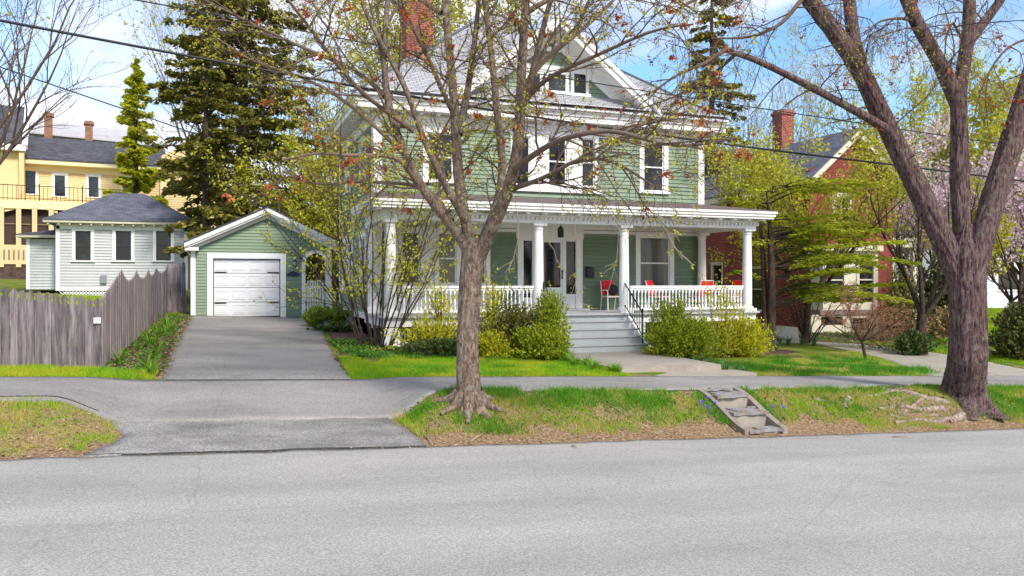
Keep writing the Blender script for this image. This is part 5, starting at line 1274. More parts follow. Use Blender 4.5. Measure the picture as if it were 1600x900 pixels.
br2 = [([(1345, 105), (1333, 55, .2), (1328, 10, .3), (1320, -60, .5)], .13, .11), ([(1497, 160, .1), (1478, 118, .1), (1455, 75), (1428, 30, -.1), (1418, 0, -.1), (1395, -50, -.2)], .15, .10),
       ([(1420, 20), (1428, 0), (1440, -50)], .09, .08), ([(1497, 155, .1), (1507, 100, .1), (1514, 50, .1), (1516, -60, .2)], .13, .11), ([(1508, 75, .1), (1530, 45, .2), (1560, 5, .3), (1590, -40, .4)], .10, .07),
       ([(1400, 210), (1367, 190, -.3), (1317, 163, -.6), (1250, 127, -1), (1200, 102, -1.3), (1167, 87, -1.6), (1133, 78, -1.9)], .085, .045),
       ([(1425, 32), (1405, 28, -.3), (1375, 32, -.5), (1350, 52, -.7)], .035, .012), ([(1501, 58, .1), (1488, 32, -.2), (1478, 58, -.3), (1476, 90, -.4)], .03, .01),
       ([(1640, 60), (1600, 60, -.4), (1570, 75, -.7), (1545, 110, -.9), (1525, 160, -1.0), (1518, 215, -1.1)], .03, .008),
       ([(1133, 78, -1.9), (1100, 100, -2.2), (1060, 115, -2.5), (1010, 150, -2.8)], .04, .012), ([(1150, 84, -1.8), (1110, 120, -1.4), (1060, 150, -1), (1000, 170, -.8)], .035, .012),
       ([(1250, -20), (1180, -25, -.5), (1100, -10, -1), (1050, 20, -1.3)], .08, .02), ([(1260, -10), (1220, 40, -.6), (1170, 60, -1), (1110, 60, -1.4)], .05, .014)]
polys, tips = [], []
cfg2 = dict(n=[8, 5, 3], len=[1.7, .9, .4], ang=[(25, 75), (25, 65), (20, 60)], k=[8, 6, 4], wob=[.12, .16, .18], grav=[-.07, -.12, -.12], r=[.016, .008, .005], rmin=.0032, t0=.1, lift=.0)
for L_, r0, r1 in br2:
    P = smoothline(PT(L_, D2), 14); r = np.linspace(r0, r1, 14)
    if r0 > .05: parts.append(trunk(P, r, 20, .07, .009, 9, None, int(r0 * 99)))
    else: polys.append((P, r, 7))
    grow(rng, polys, P, r, 0, cfg2, tips)
cfg2b = dict(cfg2); cfg2b['n'] = [5, 5, 3]; cfg2b['t0'] = .35
for P in (A1, A3): grow(rng, polys, P, np.linspace(.2, .15, len(P)), 0, cfg2b, tips)
grow(rng, polys, A1, np.linspace(.17, .13, len(A1)), 0, dict(cfg2b, n=[14, 4, 2], len=[.7, .4, .2]), tips)
# knotty exposed roots
rts = [([(1480, 632), (1440, 620), (1405, 612), (1375, 608)], .10, .04), ([(1475, 640), (1430, 640), (1395, 634), (1372, 640)], .08, .03), ([(1490, 655), (1455, 660), (1420, 655), (1398, 662)], .07, .03),
       ([(1470, 625), (1420, 600), (1380, 596)], .08, .03), ([(1545, 640), (1560, 648), (1562, 655)], .12, .05), ([(1500, 650), (1490, 655), (1482, 660)], .12, .05), ([(1440, 625), (1410, 645), (1400, 655)], .05, .03), ([(1400, 612), (1350, 620), (1325, 632)], .05, .02), ([(1325, 622), (1318, 632), (1322, 640)], .06, .04), ([(1470, 650), (1430, 648), (1390, 650)], .04, .02), ([(1290, 628), (1270, 624)], .05, .03)]
def groundpt(px, py):
    d = ray(px, py); t = 5.
    while t < 60 and EYE + d[2] * t > G(d[0] * t, d[1] * t): t += .02
    return np.array([d[0] * t, d[1] * t, EYE + d[2] * t])
rootp = []
for i, (L_, r0, r1) in enumerate(rts):
    P = smoothline([groundpt(*p) + (0, 0, -.01) for p in L_], 12) + np.array([0, 0, 1]) * (.02 * np.sin(np.arange(12) * 1.3))[:, None]
    rootp.append(trunk(P, np.linspace(r0, r1, 12), 12, .04, .016, 6, None, i))
put('trunk', merge(parts), bark2, t2, True)
put('roots', merge(rootp), barkmat('weathered_root_bark', (.13, .085, .065), (.40, .31, .26), 5, 4, .8, .03), t2, True)
put('branches', batch_tubes([p for p in polys if p[1][0] > .009]), twigm, t2)
put('twigs', batch_tubes([p for p in polys if p[1][0] <= .009]), twigg, t2)
ends = np.array([p[-1] for p in tips]); allp = np.concatenate([p for p in tips])
c = ends[rng.random(len(ends)) < .05]; cc = np.repeat(c, 12, 0) + rng.normal(size=(len(c) * 12, 3)) * .04
put('blossom', leaves(cc, rng.uniform(.02, .05, len(cc)), rng, 1.6), redbl, t2)
sel = allp[rng.random(len(allp)) < .25]; cc = sel + rng.normal(size=(len(sel), 3)) * .02
put('young_leaves', leaves(cc, rng.uniform(.018, .035, len(cc)), rng, 1.7), yleaf, t2)
print('maple2 twigs', len(polys))

# ================================================================== spruces
needle_d = leafmat('dark_spruce_needles', [(.10, .11, .018), (.18, .165, .02), (.05, .065, .014), (.42, .33, .04)], .3)
needle_y = leafmat('yellow_green_needles', [(.50, .52, .02), (.60, .58, .03), (.26, .32, .02), (.62, .60, .05)], .45)
def spruce(name, label, base, H, Rm, nm, rng, z0=1.2, dens=1., step=.42, prof=.8, ls=.17, droop=.35, gap=.0, nb=5, rt=None, lean=(0, 0)):
    t = thing(name, label, 'tree', base); base = np.array(base, float); rt = rt or H * .014
    tp = [base + (0, 0, -.2), base + np.array([lean[0] * .5, lean[1] * .5, H * .5]), base + np.array([lean[0], lean[1], H])]
    put('trunk', trunk(tp, [rt * 1.15, rt * .7, .02], 14, .35, .02, 7, (.5, rt * .5, 5), 3), bark3, t, True)
    polys = []; C_, Dd = [], []
    z = z0
    while z < H - .25:
        f = (z - z0) / (H - z0); R0 = Rm * (1 - f) ** prof * (.55 + .45 * min(1, f / .12))
        for j in range(max(3, int(nb * rng.uniform(.7, 1.3)))):
            if rng.random() < gap: continue
            a = rng.uniform(0, 2 * PI); L_ = R0 * rng.uniform(.6, 1.15); d = np.array([math.cos(a), math.sin(a), .25])
            k = 8; tt = np.linspace(0, 1, k); p0 = base + np.array([lean[0] * f, lean[1] * f, z + rng.uniform(-.2, .2)])
            P = p0 + np.stack([d[0] * tt * L_, d[1] * tt * L_, L_ * (.18 * tt - droop * tt ** 2 + .16 * tt ** 4)], 1) + rng.normal(size=(k, 3)) * .03 * L_ * tt[:, None]
            polys.append((P, np.linspace(.012 + .010 * L_, .006, k), 4))
            n = int(46 * dens * L_ + 6); u = rng.uniform(.12, 1.05, n) ** .75; q = np.stack([np.interp(u, tt, P[:, i]) for i in range(3)], 1)
            side = np.array([-d[1], d[0], 0]); wd = (.30 * L_ * (1 - u * .75) * (.3 + u)) * rng.uniform(-1, 1, n)
            q = q + side * wd[:, None] + np.stack([np.zeros(n), np.zeros(n), -np.abs(rng.normal(size=n)) * (.05 + .12 * droop)], 1)
            C_.append(q); Dd.append(np.stack([d[0] + side[0] * wd * 2, d[1] + side[1] * wd * 2, -.35 * np.ones(n)], 1))
        z += step * rng.uniform(.7, 1.3) * (1 - .4 * f)
    C_ = np.concatenate(C_); Dd = np.concatenate(Dd)
    put('limbs', batch_tubes(polys), bark3, t)
    put('crown', leaves(C_, ls * rng.uniform(.6, 1.3, len(C_)), rng, 2.0, Dd, .45), nm, t)
    return t
def gp(px, dep):
    q = at(px, HOR, dep); return (q[0], q[1], G(q[0], q[1]))
rng = np.random.default_rng(3)
spruce('spruce_tree', 'tallest dark spruce, directly behind the garage gable', gp(380, 40), 21, 4.9, needle_d, rng, 3.0, 1.25, .50, .5, .13, .4, .28, 8, .30)
spruce('spruce_tree', 'smaller dark spruce between the grey cottage and the garage', gp(322, 36), 13, 2.6, needle_d, rng, 2.0, 1.5, .40, .7, .13, .45, .25, 5, .17)
spruce('conifer_tree', 'narrow yellow-green conifer standing above the yellow house roof', gp(212, 56), 15.4, 2.1, needle_y, rng, 2.0, 2.2, .42, .62, .22, .3, .1, 6, .2)
spruce('spruce_tree', 'dark spruce behind the right end of the green house roof', gp(1112, 46), 21, 3.4, needle_d, rng, 4.0, 1.0, .55, .7, .14, .4, .3, 5, .24)

# ================================================================== broadleaf trees and bushes
def broadleaf(name, label, base, H, spread, rng, lm, bm=twigm, nmain=6, n=(6, 5, 3), ls=.05, nl=2, up=.75, r0=.12, fork=.25, keep=.6, scat=.08, cat='tree', upness=.05, lens=(.34, .17, .08), el=1.6, rmin=.006, multi=False, stemr=None):
    t = thing(name, label, cat, base); base = np.array(base, float); polys, tips = [], []; parts = []
    top = base + np.array([rng.normal() * .1, rng.normal() * .1, H * fork])
    if not multi: parts.append(trunk([base - (0, 0, .15), (base + top) / 2 + rng.normal(size=3) * (.03, .03, 0), top], [r0, r0 * .85, r0 * .75], 16, .15, r0 * .12, 8, (r0 * 1.2, r0 * .6, 5), 1))
    cfg = dict(n=list(n), len=[H * l for l in lens], ang=[(25, 60)] * 3, k=[6, 5, 4], wob=[.12, .15, .18], grav=[upness, upness, upness * .5], r=[r0 * .3, r0 * .15, r0 * .08], rmin=rmin, t0=.15, lift=.3)
    for i in range(nmain):
        a = 2 * PI * (i + rng.uniform(-.3, .3)) / nmain; tilt = rng.uniform(.25, 1.) * spread / H * 1.4
        d = np.array([math.cos(a) * tilt, math.sin(a) * tilt, up]); st = base + np.array([math.cos(a), math.sin(a), 0]) * r0 * rng.uniform(.3, 1.6) if multi else top - (0, 0, .1 * H * fork * rng.uniform(0, 2))
        P = curve(rng, st, d, (H if multi else H * (1 - fork)) * rng.uniform(.75, 1.05), 10, .07, upness * .6); r = np.linspace(stemr or r0 * .55, rmin * 1.5, 10)
        polys.append((P, r, 6)); grow(rng, polys, P, r, 0, cfg, tips)
    big = [p for p in polys if p[1][0] > (.03 if not multi else 9)]
    if parts: put('trunk', merge(parts), bark3 if bm is not twigg else bark1, t, True)
    put('stems' if multi else 'branches', batch_tubes(polys), bm, t)
    A_ = np.concatenate(tips); A_ = A_[rng.random(len(A_)) < keep]; cc = np.repeat(A_, nl, 0) + rng.normal(size=(len(A_) * nl, 3)) * scat
    put('crown', leaves(cc, ls * rng.uniform(.5, 1.3, len(cc)), rng, el), lm, t)
    return t
ly = leafmat('yellow_green_leaves', [(.50, .48, .03), (.62, .56, .04), (.34, .38, .02), (.66, .60, .10)], .5)
lw = leafmat('pale_yellow_leaves', [(.50, .44, .10), (.60, .52, .14), (.40, .36, .08)], .45)
lg = leafmat('fresh_green_leaves', [(.12, .24, .02), (.22, .34, .02), (.32, .40, .04), (.08, .16, .02)], .4)
lp = leafmat('pink_blossom', [(.76, .56, .60), (.84, .72, .74), (.58, .36, .40), (.88, .82, .82)], .4)
lr = leafmat('bronze_red_buds', [(.50, .15, .10), (.42, .22, .10), (.60, .30, .16)], .35)
lt = leafmat('tan_buds', [(.38, .28, .12), (.48, .38, .16), (.32, .20, .10)], .35)
rng = np.random.default_rng(8)
broadleaf('bare_tree', 'bare twiggy tree with pale yellow buds at the far left edge', gp(-60, 30), 15, 7, rng, lw, twigm, 8, (7, 5, 3), .07, 1, .8, .17, .2, .35, .04)
broadleaf('budding_tree', 'fine-twigged budding tree behind the tallest spruce', gp(345, 52), 20, 9, rng, lw, twigm, 8, (7, 6, 3), .11, 2, .8, .2, .25, .5, .08)
broadleaf('budding_tree', 'budding tree between the spruces and the green house', gp(500, 48), 17, 7, rng, ly, twigm, 7, (6, 5, 3), .11, 2, .8, .16, .2, .45, .1)
broadleaf('willow_tree', 'bright yellow willow rising behind the red chimney', gp(690, 52), 21, 8, rng, ly, twigm, 9, (8, 6, 4), .13, 4, .9, .2, .25, .8, .16)
broadleaf('bare_poplar', 'tall bare poplar behind the eave at the right end of the green house', gp(1165, 52), 15, 3.5, rng, lw, twigg, 8, (7, 5, 3), .08, 1, 1.3, .14, .15, .5, .05, upness=.12)
broadleaf('bare_poplar', 'bare poplar behind the brick chimney', gp(1235, 56), 16, 4.0, rng, lw, twigg, 8, (7, 5, 3), .08, 1, 1.3, .14, .15, .5, .05, upness=.12)
broadleaf('budding_tree', 'loose yellow-budded tree behind the left limb of the old maple', gp(1408, 44), 14, 6, rng, ly, twigm, 8, (7, 6, 3), .09, 2, .9, .13, .2, .6, .08)
broadleaf('yellow_maple_tree', 'dense bright yellow maple at the right edge behind the old maple', gp(1600, 48), 12.5, 7.5, rng, ly, twigm, 9, (8, 7, 4), .15, 4, .7, .18, .18, .9, .2)
broadleaf('cherry_tree', 'pink blossoming cherry between the brick house and the old maple', gp(1452, 40), 9.0, 5, rng, lp, bark3, 8, (8, 6, 4), .10, 4, .6, .14, .2, .8, .12)
broadleaf('cherry_tree', 'pink blossoming cherry in front of the white house at the right edge', gp(1600, 40), 8.0, 4.5, rng, lp, bark3, 8, (8, 6, 4), .10, 3, .6, .14, .25, .8, .12)
broadleaf('small_tree', 'small dark-trunked tree with yellow-green leaves before the white house', gp(1578, 33), 5.6, 3.2, rng, ly, bark3, 5, (6, 5, 3), .09, 3, .6, .11, .28, .9, .1)
broadleaf('broken_tree', 'dark forked tree trunk in the bed before the brick house stairs', gp(1441, 26.5), 6.0, 3.6, rng, lg, bark3, 5, (6, 5, 3), .045, 1, .7, .17, .22, .35, .05)
broadleaf('red_twig_tree', 'little dark-stemmed tree with reddish buds beside the gravel path', gp(1354, 23.6), 2.1, 1.5, rng, lr, twigm, 7, (6, 5, 3), .022, 2, .6, .05, .3, .8, .02, rmin=.003)
broadleaf('bare_shrub', 'bare fan-shaped shrub against the brick wall left of the bay', gp(1262, 30), 2.6, 1.6, rng, lt, bark3, 12, (4, 3, 2), .03, 1, 1.1, .10, .2, .3, .02, 'shrub', .02, multi=True, stemr=.025, rmin=.005)
broadleaf('lilac_shrub', 'tall many-stemmed leafing shrub at the left corner of the porch', gp(585, 20.8), 5.8, 2.9, rng, ly, bark3, 26, (5, 4, 2), .05, 2, 1.05, .26, .2, .6, .05, 'shrub', .02, (.26, .13, .07), multi=True, stemr=.022, rmin=.004)
broadleaf('young_shrub', 'slender leafing shrub against the porch lattice right of the many-stemmed one', gp(707, 20.4), 2.6, 1.4, rng, lg, bark3, 5, (3, 3, 2), .045, 1, 1.05, .05, .2, .6, .03, 'shrub', .0, (.3, .15, .08), multi=True, stemr=.018, rmin=.004)
broadleaf('garden_tree', 'yellow-green leafy tree seen through the garden arch behind the garage', gp(470, 41), 7.0, 4.2, rng, ly, twigm, 8, (8, 6, 3), .10, 4, .6, .12, .12, .9, .14)
broadleaf('garden_tree', 'yellow-green leafy tree filling the gap left of the green house', gp(530, 38), 7.5, 3.0, rng, ly, twigm, 8, (8, 6, 3), .09, 4, .7, .12, .12, .85, .12)
broadleaf('overhanging_tree', 'lime green leafing tree overhanging the roof of the brick house', gp(1256, 29.6), 8.0, 5.2, rng, ly, twigm, 9, (8, 7, 3), .075, 3, .7, .13, .2, .85, .10)
broadleaf('bronze_shrub', 'bronze twiggy shrub below the brick house stairs', gp(1395, 27.4), 1.5, 1.2, rng, lr, twigg, 16, (5, 4, 2), .03, 1, .7, .2, .2, .6, .03, 'shrub', .01, multi=True, stemr=.012, rmin=.004)
broadleaf('low_shrub', 'low leafy shrub between the driveway edge and the garden gate', gp(516, 27), .8, 1.0, rng, lg, twigm, 16, (5, 4, 3), .05, 3, .6, .15, .2, .8, .05, 'shrub', .01, multi=True, stemr=.01, rmin=.003)

# layered young hemlock in front of the brick house
rng = np.random.default_rng(31)
HB = gp(1204, 26.5); HBn = np.array(HB)
t = thing('hemlock_tree', 'young hemlock with layered lime green sprays reaching right in front of the brick house', 'tree', HB)
stems = [PT([(1205, 510), (1206, 440), (1204, 370), (1201, 330), (1198, 300)], 26.5), PT([(1196, 510, .2), (1194, 440, .2), (1190, 370, .2), (1184, 320, .3)], 26.5)]
put('trunk', merge([trunk([HBn - (0, 0, .2)] + stems[0][1:], [.15, .12, .09, .045, .02], 18, .12, .012, 7, (.3, .06, 4), 1), trunk([HBn - (.2, 0, .2)] + stems[1][1:], [.10, .09, .06, .03], 14, .12, .01, 7, None, 2)]), bark3, t, True)
polys, C1, C2, D1_, D2_ = [], [], [], [], []
for i in range(47):
    f = (rng.integers(0, 9) + rng.uniform(-.38, .38)) / 8.5; f = min(1, max(0, f)); z = 1.95 + 3.9 * f; a = R(rng.choice([rng.uniform(-62, 28), rng.uniform(-180, 180)], p=[.78, .22]))
    L_ = rng.uniform(2.6, 5.2) * (1 - .38 * f) * (1 if abs(a) < R(90) else .5); k = 9; tt = np.linspace(0, 1, k)
    p0 = HBn + np.array([0, 0, z - .6]); d = np.array([math.cos(a), math.sin(a)])
    P = p0 + np.stack([d[0] * tt * L_, d[1] * tt * L_, L_ * (.28 * tt - .22 * tt ** 2) + .1 * np.sin(tt * 5 + i)], 1)
    polys.append((P, np.linspace(.03, .006, k), 5))
    n = int(150 * L_); u = rng.uniform(.25, 1.03, n); q = np.stack([np.interp(u, tt, P[:, c]) for c in range(3)], 1); sd2 = np.array([-d[1], d[0], 0])
    wd = .62 * np.sqrt(np.clip(1.05 - u, 0, 1)) * rng.uniform(-1, 1, n); q += sd2 * wd[:, None] + np.stack([rng.normal(size=n) * .03, rng.normal(size=n) * .03, -.14 * np.abs(wd) + rng.normal(size=n) * .03], 1)
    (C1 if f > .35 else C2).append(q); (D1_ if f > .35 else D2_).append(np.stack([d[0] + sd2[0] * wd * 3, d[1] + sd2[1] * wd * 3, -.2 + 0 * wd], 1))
put('branches', batch_tubes(polys), bark3, t)
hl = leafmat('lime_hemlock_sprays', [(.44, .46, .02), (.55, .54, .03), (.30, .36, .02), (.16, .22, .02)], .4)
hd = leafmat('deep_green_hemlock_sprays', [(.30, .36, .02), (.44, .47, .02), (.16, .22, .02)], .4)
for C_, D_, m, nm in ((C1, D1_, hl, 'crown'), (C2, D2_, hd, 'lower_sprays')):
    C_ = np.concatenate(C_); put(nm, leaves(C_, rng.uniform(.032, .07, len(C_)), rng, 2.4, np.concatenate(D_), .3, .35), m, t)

# ------------------------------------------------------------------ yews and other evergreens by the porch
yg = leafmat('yew_needles', [(.16, .24, .012), (.30, .37, .015), (.50, .52, .025), (.06, .10, .01)], .35)
yy = leafmat('golden_evergreen_sprays', [(.62, .58, .02), (.48, .50, .02), (.70, .60, .03), (.26, .30, .02)], .4)
ydk = leafmat('dark_evergreen_sprays', [(.03, .06, .015), (.05, .09, .02), (.09, .12, .02)], .15)
def bush(name, label, cx, cy, w_, d_, h_, m, rng, shoots=260, per=26, ls=.035, loose=.25, stems=True, z0=0., group=None, cat='shrub', flat=.0):
    t = thing(name, label, cat, (cx, cy, G(cx, cy)), 0, group); b0 = np.array([cx, cy, G(cx, cy) + z0]); polys, C_, D_ = [], [], []
    for i in range(shoots):
        a = rng.uniform(0, 2 * PI); v = rng.uniform(0, 1) ** .9; e = v * PI / 2
        lob = 1 + .28 * math.sin(a * 3 + cx * 5) * math.cos(e) + rng.normal() * loose * .5
        tip = b0 + np.array([math.cos(a) * math.cos(e) ** .55 * w_ / 2 * lob, math.sin(a) * math.cos(e) ** .55 * d_ / 2 * lob, .12 + math.sin(e) * (h_ - .12) * (1 + rng.normal() * loose * .35)])
        st = b0 + (tip - b0) * rng.uniform(.25, .6) * np.array([1, 1, .7]); mid = (st + tip) / 2 + np.array([0, 0, .06 * h_])
        P = np.array([b0 + (st - b0) * .3, st, mid, tip]); 
        if i % 3 == 0: polys.append((P, np.array([.012, .009, .005, .003]), 4))
        n = per; u = rng.uniform(.25, 1.06, n) ** .8; q = np.stack([np.interp(u, [0, .35, .68, 1.06], P[:, c]) for c in range(3)], 1)
        q += rng.normal(size=(n, 3)) * (.035 + .05 * loose) * (1.2 - .6 * u)[:, None] * np.array([1, 1, 1 - flat]); C_.append(q); D_.append(np.repeat((tip - st)[None] / (np.linalg.norm(tip - st) + 1e-6), n, 0))
    if stems and polys: put('stems', batch_tubes(polys), bark3, t)
    C_ = np.concatenate(C_); put('foliage', leaves(C_, ls * rng.uniform(.6, 1.3, len(C_)), rng, 2.2, np.concatenate(D_), .55), m, t)
    return t
rng = np.random.default_rng(17)
def B(name, label, px, dep, wpx, ytop, m, dd=1.0, **k):
    q = at(px, HOR, dep); g = G(q[0], q[1]); h_ = EYE + (HOR - ytop) / FPX * dep - g
    return bush(name, label, q[0], q[1], 1.12 * wpx / FPX * dep, dd, h_, m, rng, **k)
B('golden_cypress', 'tall loose golden evergreen left of the slim maple trunk by the porch rail', 690, 20.5, 85, 446, yy, 1.0, shoots=75, per=24, loose=.6)
B('golden_cypress', 'low spreading golden evergreen in front of the porch lattice left of the trunk', 668, 20.0, 115, 500, yy, 1.0, shoots=110, per=24, loose=.5, flat=.5)
B('golden_cypress', 'upright golden evergreen just right of the slim maple trunk', 768, 20.4, 62, 440, yy, .9, shoots=95, per=24, loose=.6)
B('yew_bush', 'dull bronze-green yew between the golden evergreen and the front steps', 805, 20.3, 76, 478, leafmat('bronze_yew_needles', [(.12, .12, .02), (.20, .17, .03), (.07, .09, .015), (.28, .22, .04)], .2), 1.1, shoots=240, per=26, loose=.4)
B('yew_bush', 'dark green yew left of the steps, upper mound', 858, 20.3, 62, 458, yg, 1.0, shoots=240, per=26)
B('yew_bush', 'low rounded yew at the left foot of the steps', 846, 19.8, 90, 512, yg, 1.2, shoots=320, per=26)
B('golden_cypress', 'small golden evergreen low beside the trunk at the lattice', 770, 19.7, 62, 520, yy, .8, shoots=90, per=22, loose=.5)
B('dark_groundcover_shrub', 'low dark green evergreen spreading under the golden ones', 700, 19.6, 150, 530, ydk, .9, shoots=260, per=24, loose=.4)
B('yew_bush', 'upper yew mound right of the iron handrail', 1048, 21.9, 74, 468, yg, 1.0, shoots=240, per=26)
B('yew_bush', 'broad dark yew on the lawn edge right of the steps', 1072, 21.2, 104, 500, yg, 1.3, shoots=460, per=28)
B('golden_cypress', 'tall open golden evergreen in front of the right porch railing', 1128, 22.3, 85, 452, yy, 1.0, shoots=95, per=24, loose=.65)
B('golden_cypress', 'spreading golden evergreen at the right corner of the porch', 1160, 22.8, 95, 498, yy, 1.3, shoots=300, per=24, loose=.45)
B('evergreen_bush', 'dense dark evergreen bush at the right edge of the picture', 1600, 25.5, 85, 478, leafmat('olive_evergreen_needles', [(.07, .085, .02), (.13, .13, .03), (.04, .06, .015)], .15), 2.0, shoots=420, per=30, ls=.05)
B('rhododendron', 'dark shrub by the driveway edge near the arch', 530, 25.5, 60, 513, ydk, 1.0, shoots=110, per=22, ls=.06, loose=.5)
B('dark_shrub', 'dark evergreen beside the brick house stairs', 1478, 33, 70, 400, ydk, 2.0, shoots=260, per=26, ls=.08, loose=.4)
B('dark_shrub', 'low dark shrub in the bed before the forked tree', 1425, 26.2, 60, 520, ydk, 1.0, shoots=120, per=22, ls=.05, loose=.4)
B('olive_shrub', 'olive shrub under the brick house porch rail', 1412, 31, 70, 420, leafmat('olive_leaves', [(.14, .13, .03), (.20, .17, .04), (.09, .10, .02)], .2), 1.4, shoots=200, per=24, ls=.06, loose=.4)
B('tan_shrub', 'tan-leaved shrub right of the stair post', 1485, 31.5, 50, 480, lt, 1.2, shoots=150, per=22, ls=.06, loose=.4)

# strap-leaved bulbs and daylilies
gt = leafmat('rank_grass', [(.07, .26, .012), (.12, .36, .015), (.05, .18, .01)], .35)
def straps(n, L_, w_, rng, k=5, spread=.9):
    V, F = [], []
    for i in range(n):
        a = rng.uniform(0, 2 * PI); l = L_ * rng.uniform(.6, 1.15); bend = rng.uniform(.3, spread); d = np.array([math.cos(a), math.sin(a), 0]); s = np.array([-d[1], d[0], 0]); o = len(V)
        r0 = rng.uniform(0, .06)
        for j in range(k):
            t = j / (k - 1); p = d * (r0 + l * bend * t ** 1.6) + np.array([0, 0, l * (t - .45 * bend * t ** 2.4)]); ww = w_ * (1 - t * .9) * .5
            V += [p - s * ww, p + s * ww]
        F += [(o + 2 * j, o + 2 * j + 1, o + 2 * j + 3, o + 2 * j + 2) for j in range(k - 1)]
    return np.array(V), np.array(F)
sg = leafmat('strap_leaves', [(.14, .30, .02), (.22, .40, .03), (.09, .22, .02)], .35)
sb = leafmat('bluish_strap_leaves', [(.07, .20, .07), (.12, .28, .08), (.05, .15, .05)], .3)
def clumps(pts, name, label, cat, group, m, L_=.34, w_=.028, n=34):
    protos = []
    for i, (x, y) in enumerate(pts):
        loc = (x, y, G(x, y) + .02)
        if i < 3:
            o = link(name, *straps(n, L_, w_, rng), m, None, local=True); o.location = loc; tag(o, label, cat, group); protos.append(o)
        else:
            o = copy_tree(protos[i % 3], None, loc, rng.uniform(0, 6.3), rng.uniform(.6, 1.2))
rng = np.random.default_rng(41)
clumps([(rng.uniform(-1.75, -.95), y) for y in np.linspace(15.75, 30, 19)], 'daylily_clump', 'green strap-leaved clump in the bed between the board fence and the driveway', 'plant', 'clumps along the fence bed', sg, .36, .03)
clumps([(8.25 - rng.uniform(0, .55) , y) for y in np.linspace(15.8, 19.3, 22)], 'daylily_clump', 'bright green strap-leaved clump along the left edge of the entry walk', 'plant', 'clumps left of the walk', sg, .30, .026)
clumps([(11.1 + rng.uniform(0, .5) + (19.2 - y) * .02, y) for y in np.linspace(15.9, 19.2, 14)], 'tulip_clump', 'bluish green bulb clump along the right edge of the entry walk', 'plant', 'bulbs right of the walk', sb, .24, .03, 22)
clumps([tuple(groundpt(px, py)[:2]) for px, py in ((1205, 540), (1218, 538), (1232, 540), (1246, 532), (1252, 540), (1262, 534), (1212, 548), (1272, 541))], 'tulip_clump', 'dark green bulb clump at the bed end beyond the golden evergreen', 'plant', 'bulbs by the granite blocks', sb, .42, .035, 30)
clumps([tuple(groundpt(px, py)[:2]) for px, py in ((1378, 533), (1392, 538), (1400, 530), (1412, 540), (1424, 537), (1455, 541), (1468, 540), (1478, 538))], 'daffodil_clump', 'light green daffodil clump in the bed before the brick house', 'plant', 'daffodils by the forked tree', sg, .4, .035, 30)
fl_m = mat('violet_petals', (.16, .10, .60), .6, .2, 5); 
def flowers(pts, name, label, group, m, s=.022):
    proto = None
    for (px, py) in pts:
        P = groundpt(px, py); b = MB(); 
        if proto is None:
            for k in range(6): a = k * PI / 3; b.poly([(0, 0, .12), (s * math.cos(a - .4), s * math.sin(a - .4), .14), (s * 1.5 * math.cos(a), s * 1.5 * math.sin(a), .135), (s * math.cos(a + .4), s * math.sin(a + .4), .14)], (0, 0, .004))
            b.lathe([(s * .5, .12), (s * .8, .15), (s * .3, .17)], n=6); b.tube([(0, 0, 0), (0, 0, .13)], .003, 4)
            proto = b.build(name, m, None, local=True); tag(proto, label, 'flower', group); proto.location = P
        else: copy_tree(proto, None, P, rng.uniform(0, 6), rng.uniform(.8, 1.2))
flowers([(1094, 641), (1102, 647), (1118, 642), (1105, 633), (1097, 638), (1110, 650)], 'violet_flower', 'tiny violet flower in the grass left of the old slate steps', 'violets left of the slate steps', fl_m)
flowers([(1207, 647), (1224, 650), (1218, 644)], 'violet_flower', 'tiny violet flower in the grass right of the old slate steps', 'violets right of the slate steps', fl_m)
flowers([(1056, 552), (1059, 549)], 'blue_flower', 'small blue flower at the foot of the broad yew', 'blue flowers at the yew', mat('blue_petals', (.10, .16, .65), .6, .2, 5), .035)

# ------------------------------------------------------------------ turf, groundcover, litter
gl = leafmat('lawn_blades', [(.15, .42, .012), (.26, .52, .015), (.38, .56, .02), (.09, .28, .012)], .45, .7, (.52, .54, .035), 1.1)
gd_ = leafmat('bank_blades', [(.19, .42, .015), (.32, .50, .02), (.46, .50, .05), (.11, .30, .015)], .4, .7, (.56, .46, .14), 1.7)
def turf(name, x0, x1, y0, y1, dens, h, wd, m, rng, mask=None, lean=.5):
    n = int((x1 - x0) * (y1 - y0) * dens); x = rng.uniform(x0, x1, n); y = rng.uniform(y0, y1, n)
    if mask is not None:
        k = rng.random(n) < mask(x, y); x, y = x[k], y[k]; n = len(x)
    z = gz(x, y); hh = h * rng.uniform(.5, 1.2, n) * (.55 + .9 * vnoise(x * 2.1, y * 2.1, 4)); a = rng.uniform(0, 2 * PI, n); b = rng.uniform(0, 2 * PI, n)
    P = np.stack([x, y, z - .005], 1); s = np.stack([np.cos(a), np.sin(a), 0 * a], 1) * wd * rng.uniform(.6, 1.2, n)[:, None]; tp = P + np.stack([np.cos(b) * hh * lean, np.sin(b) * hh * lean, hh], 1)
    V = np.stack([P - s, P + s, tp], 1).reshape(-1, 3); o = link(name, V, np.arange(n * 3).reshape(n, 3), m); return tag(o, kind='stuff')
rng = np.random.default_rng(77)
apron = lambda x: (x < -1.25 - .0) | (x > 2.85)
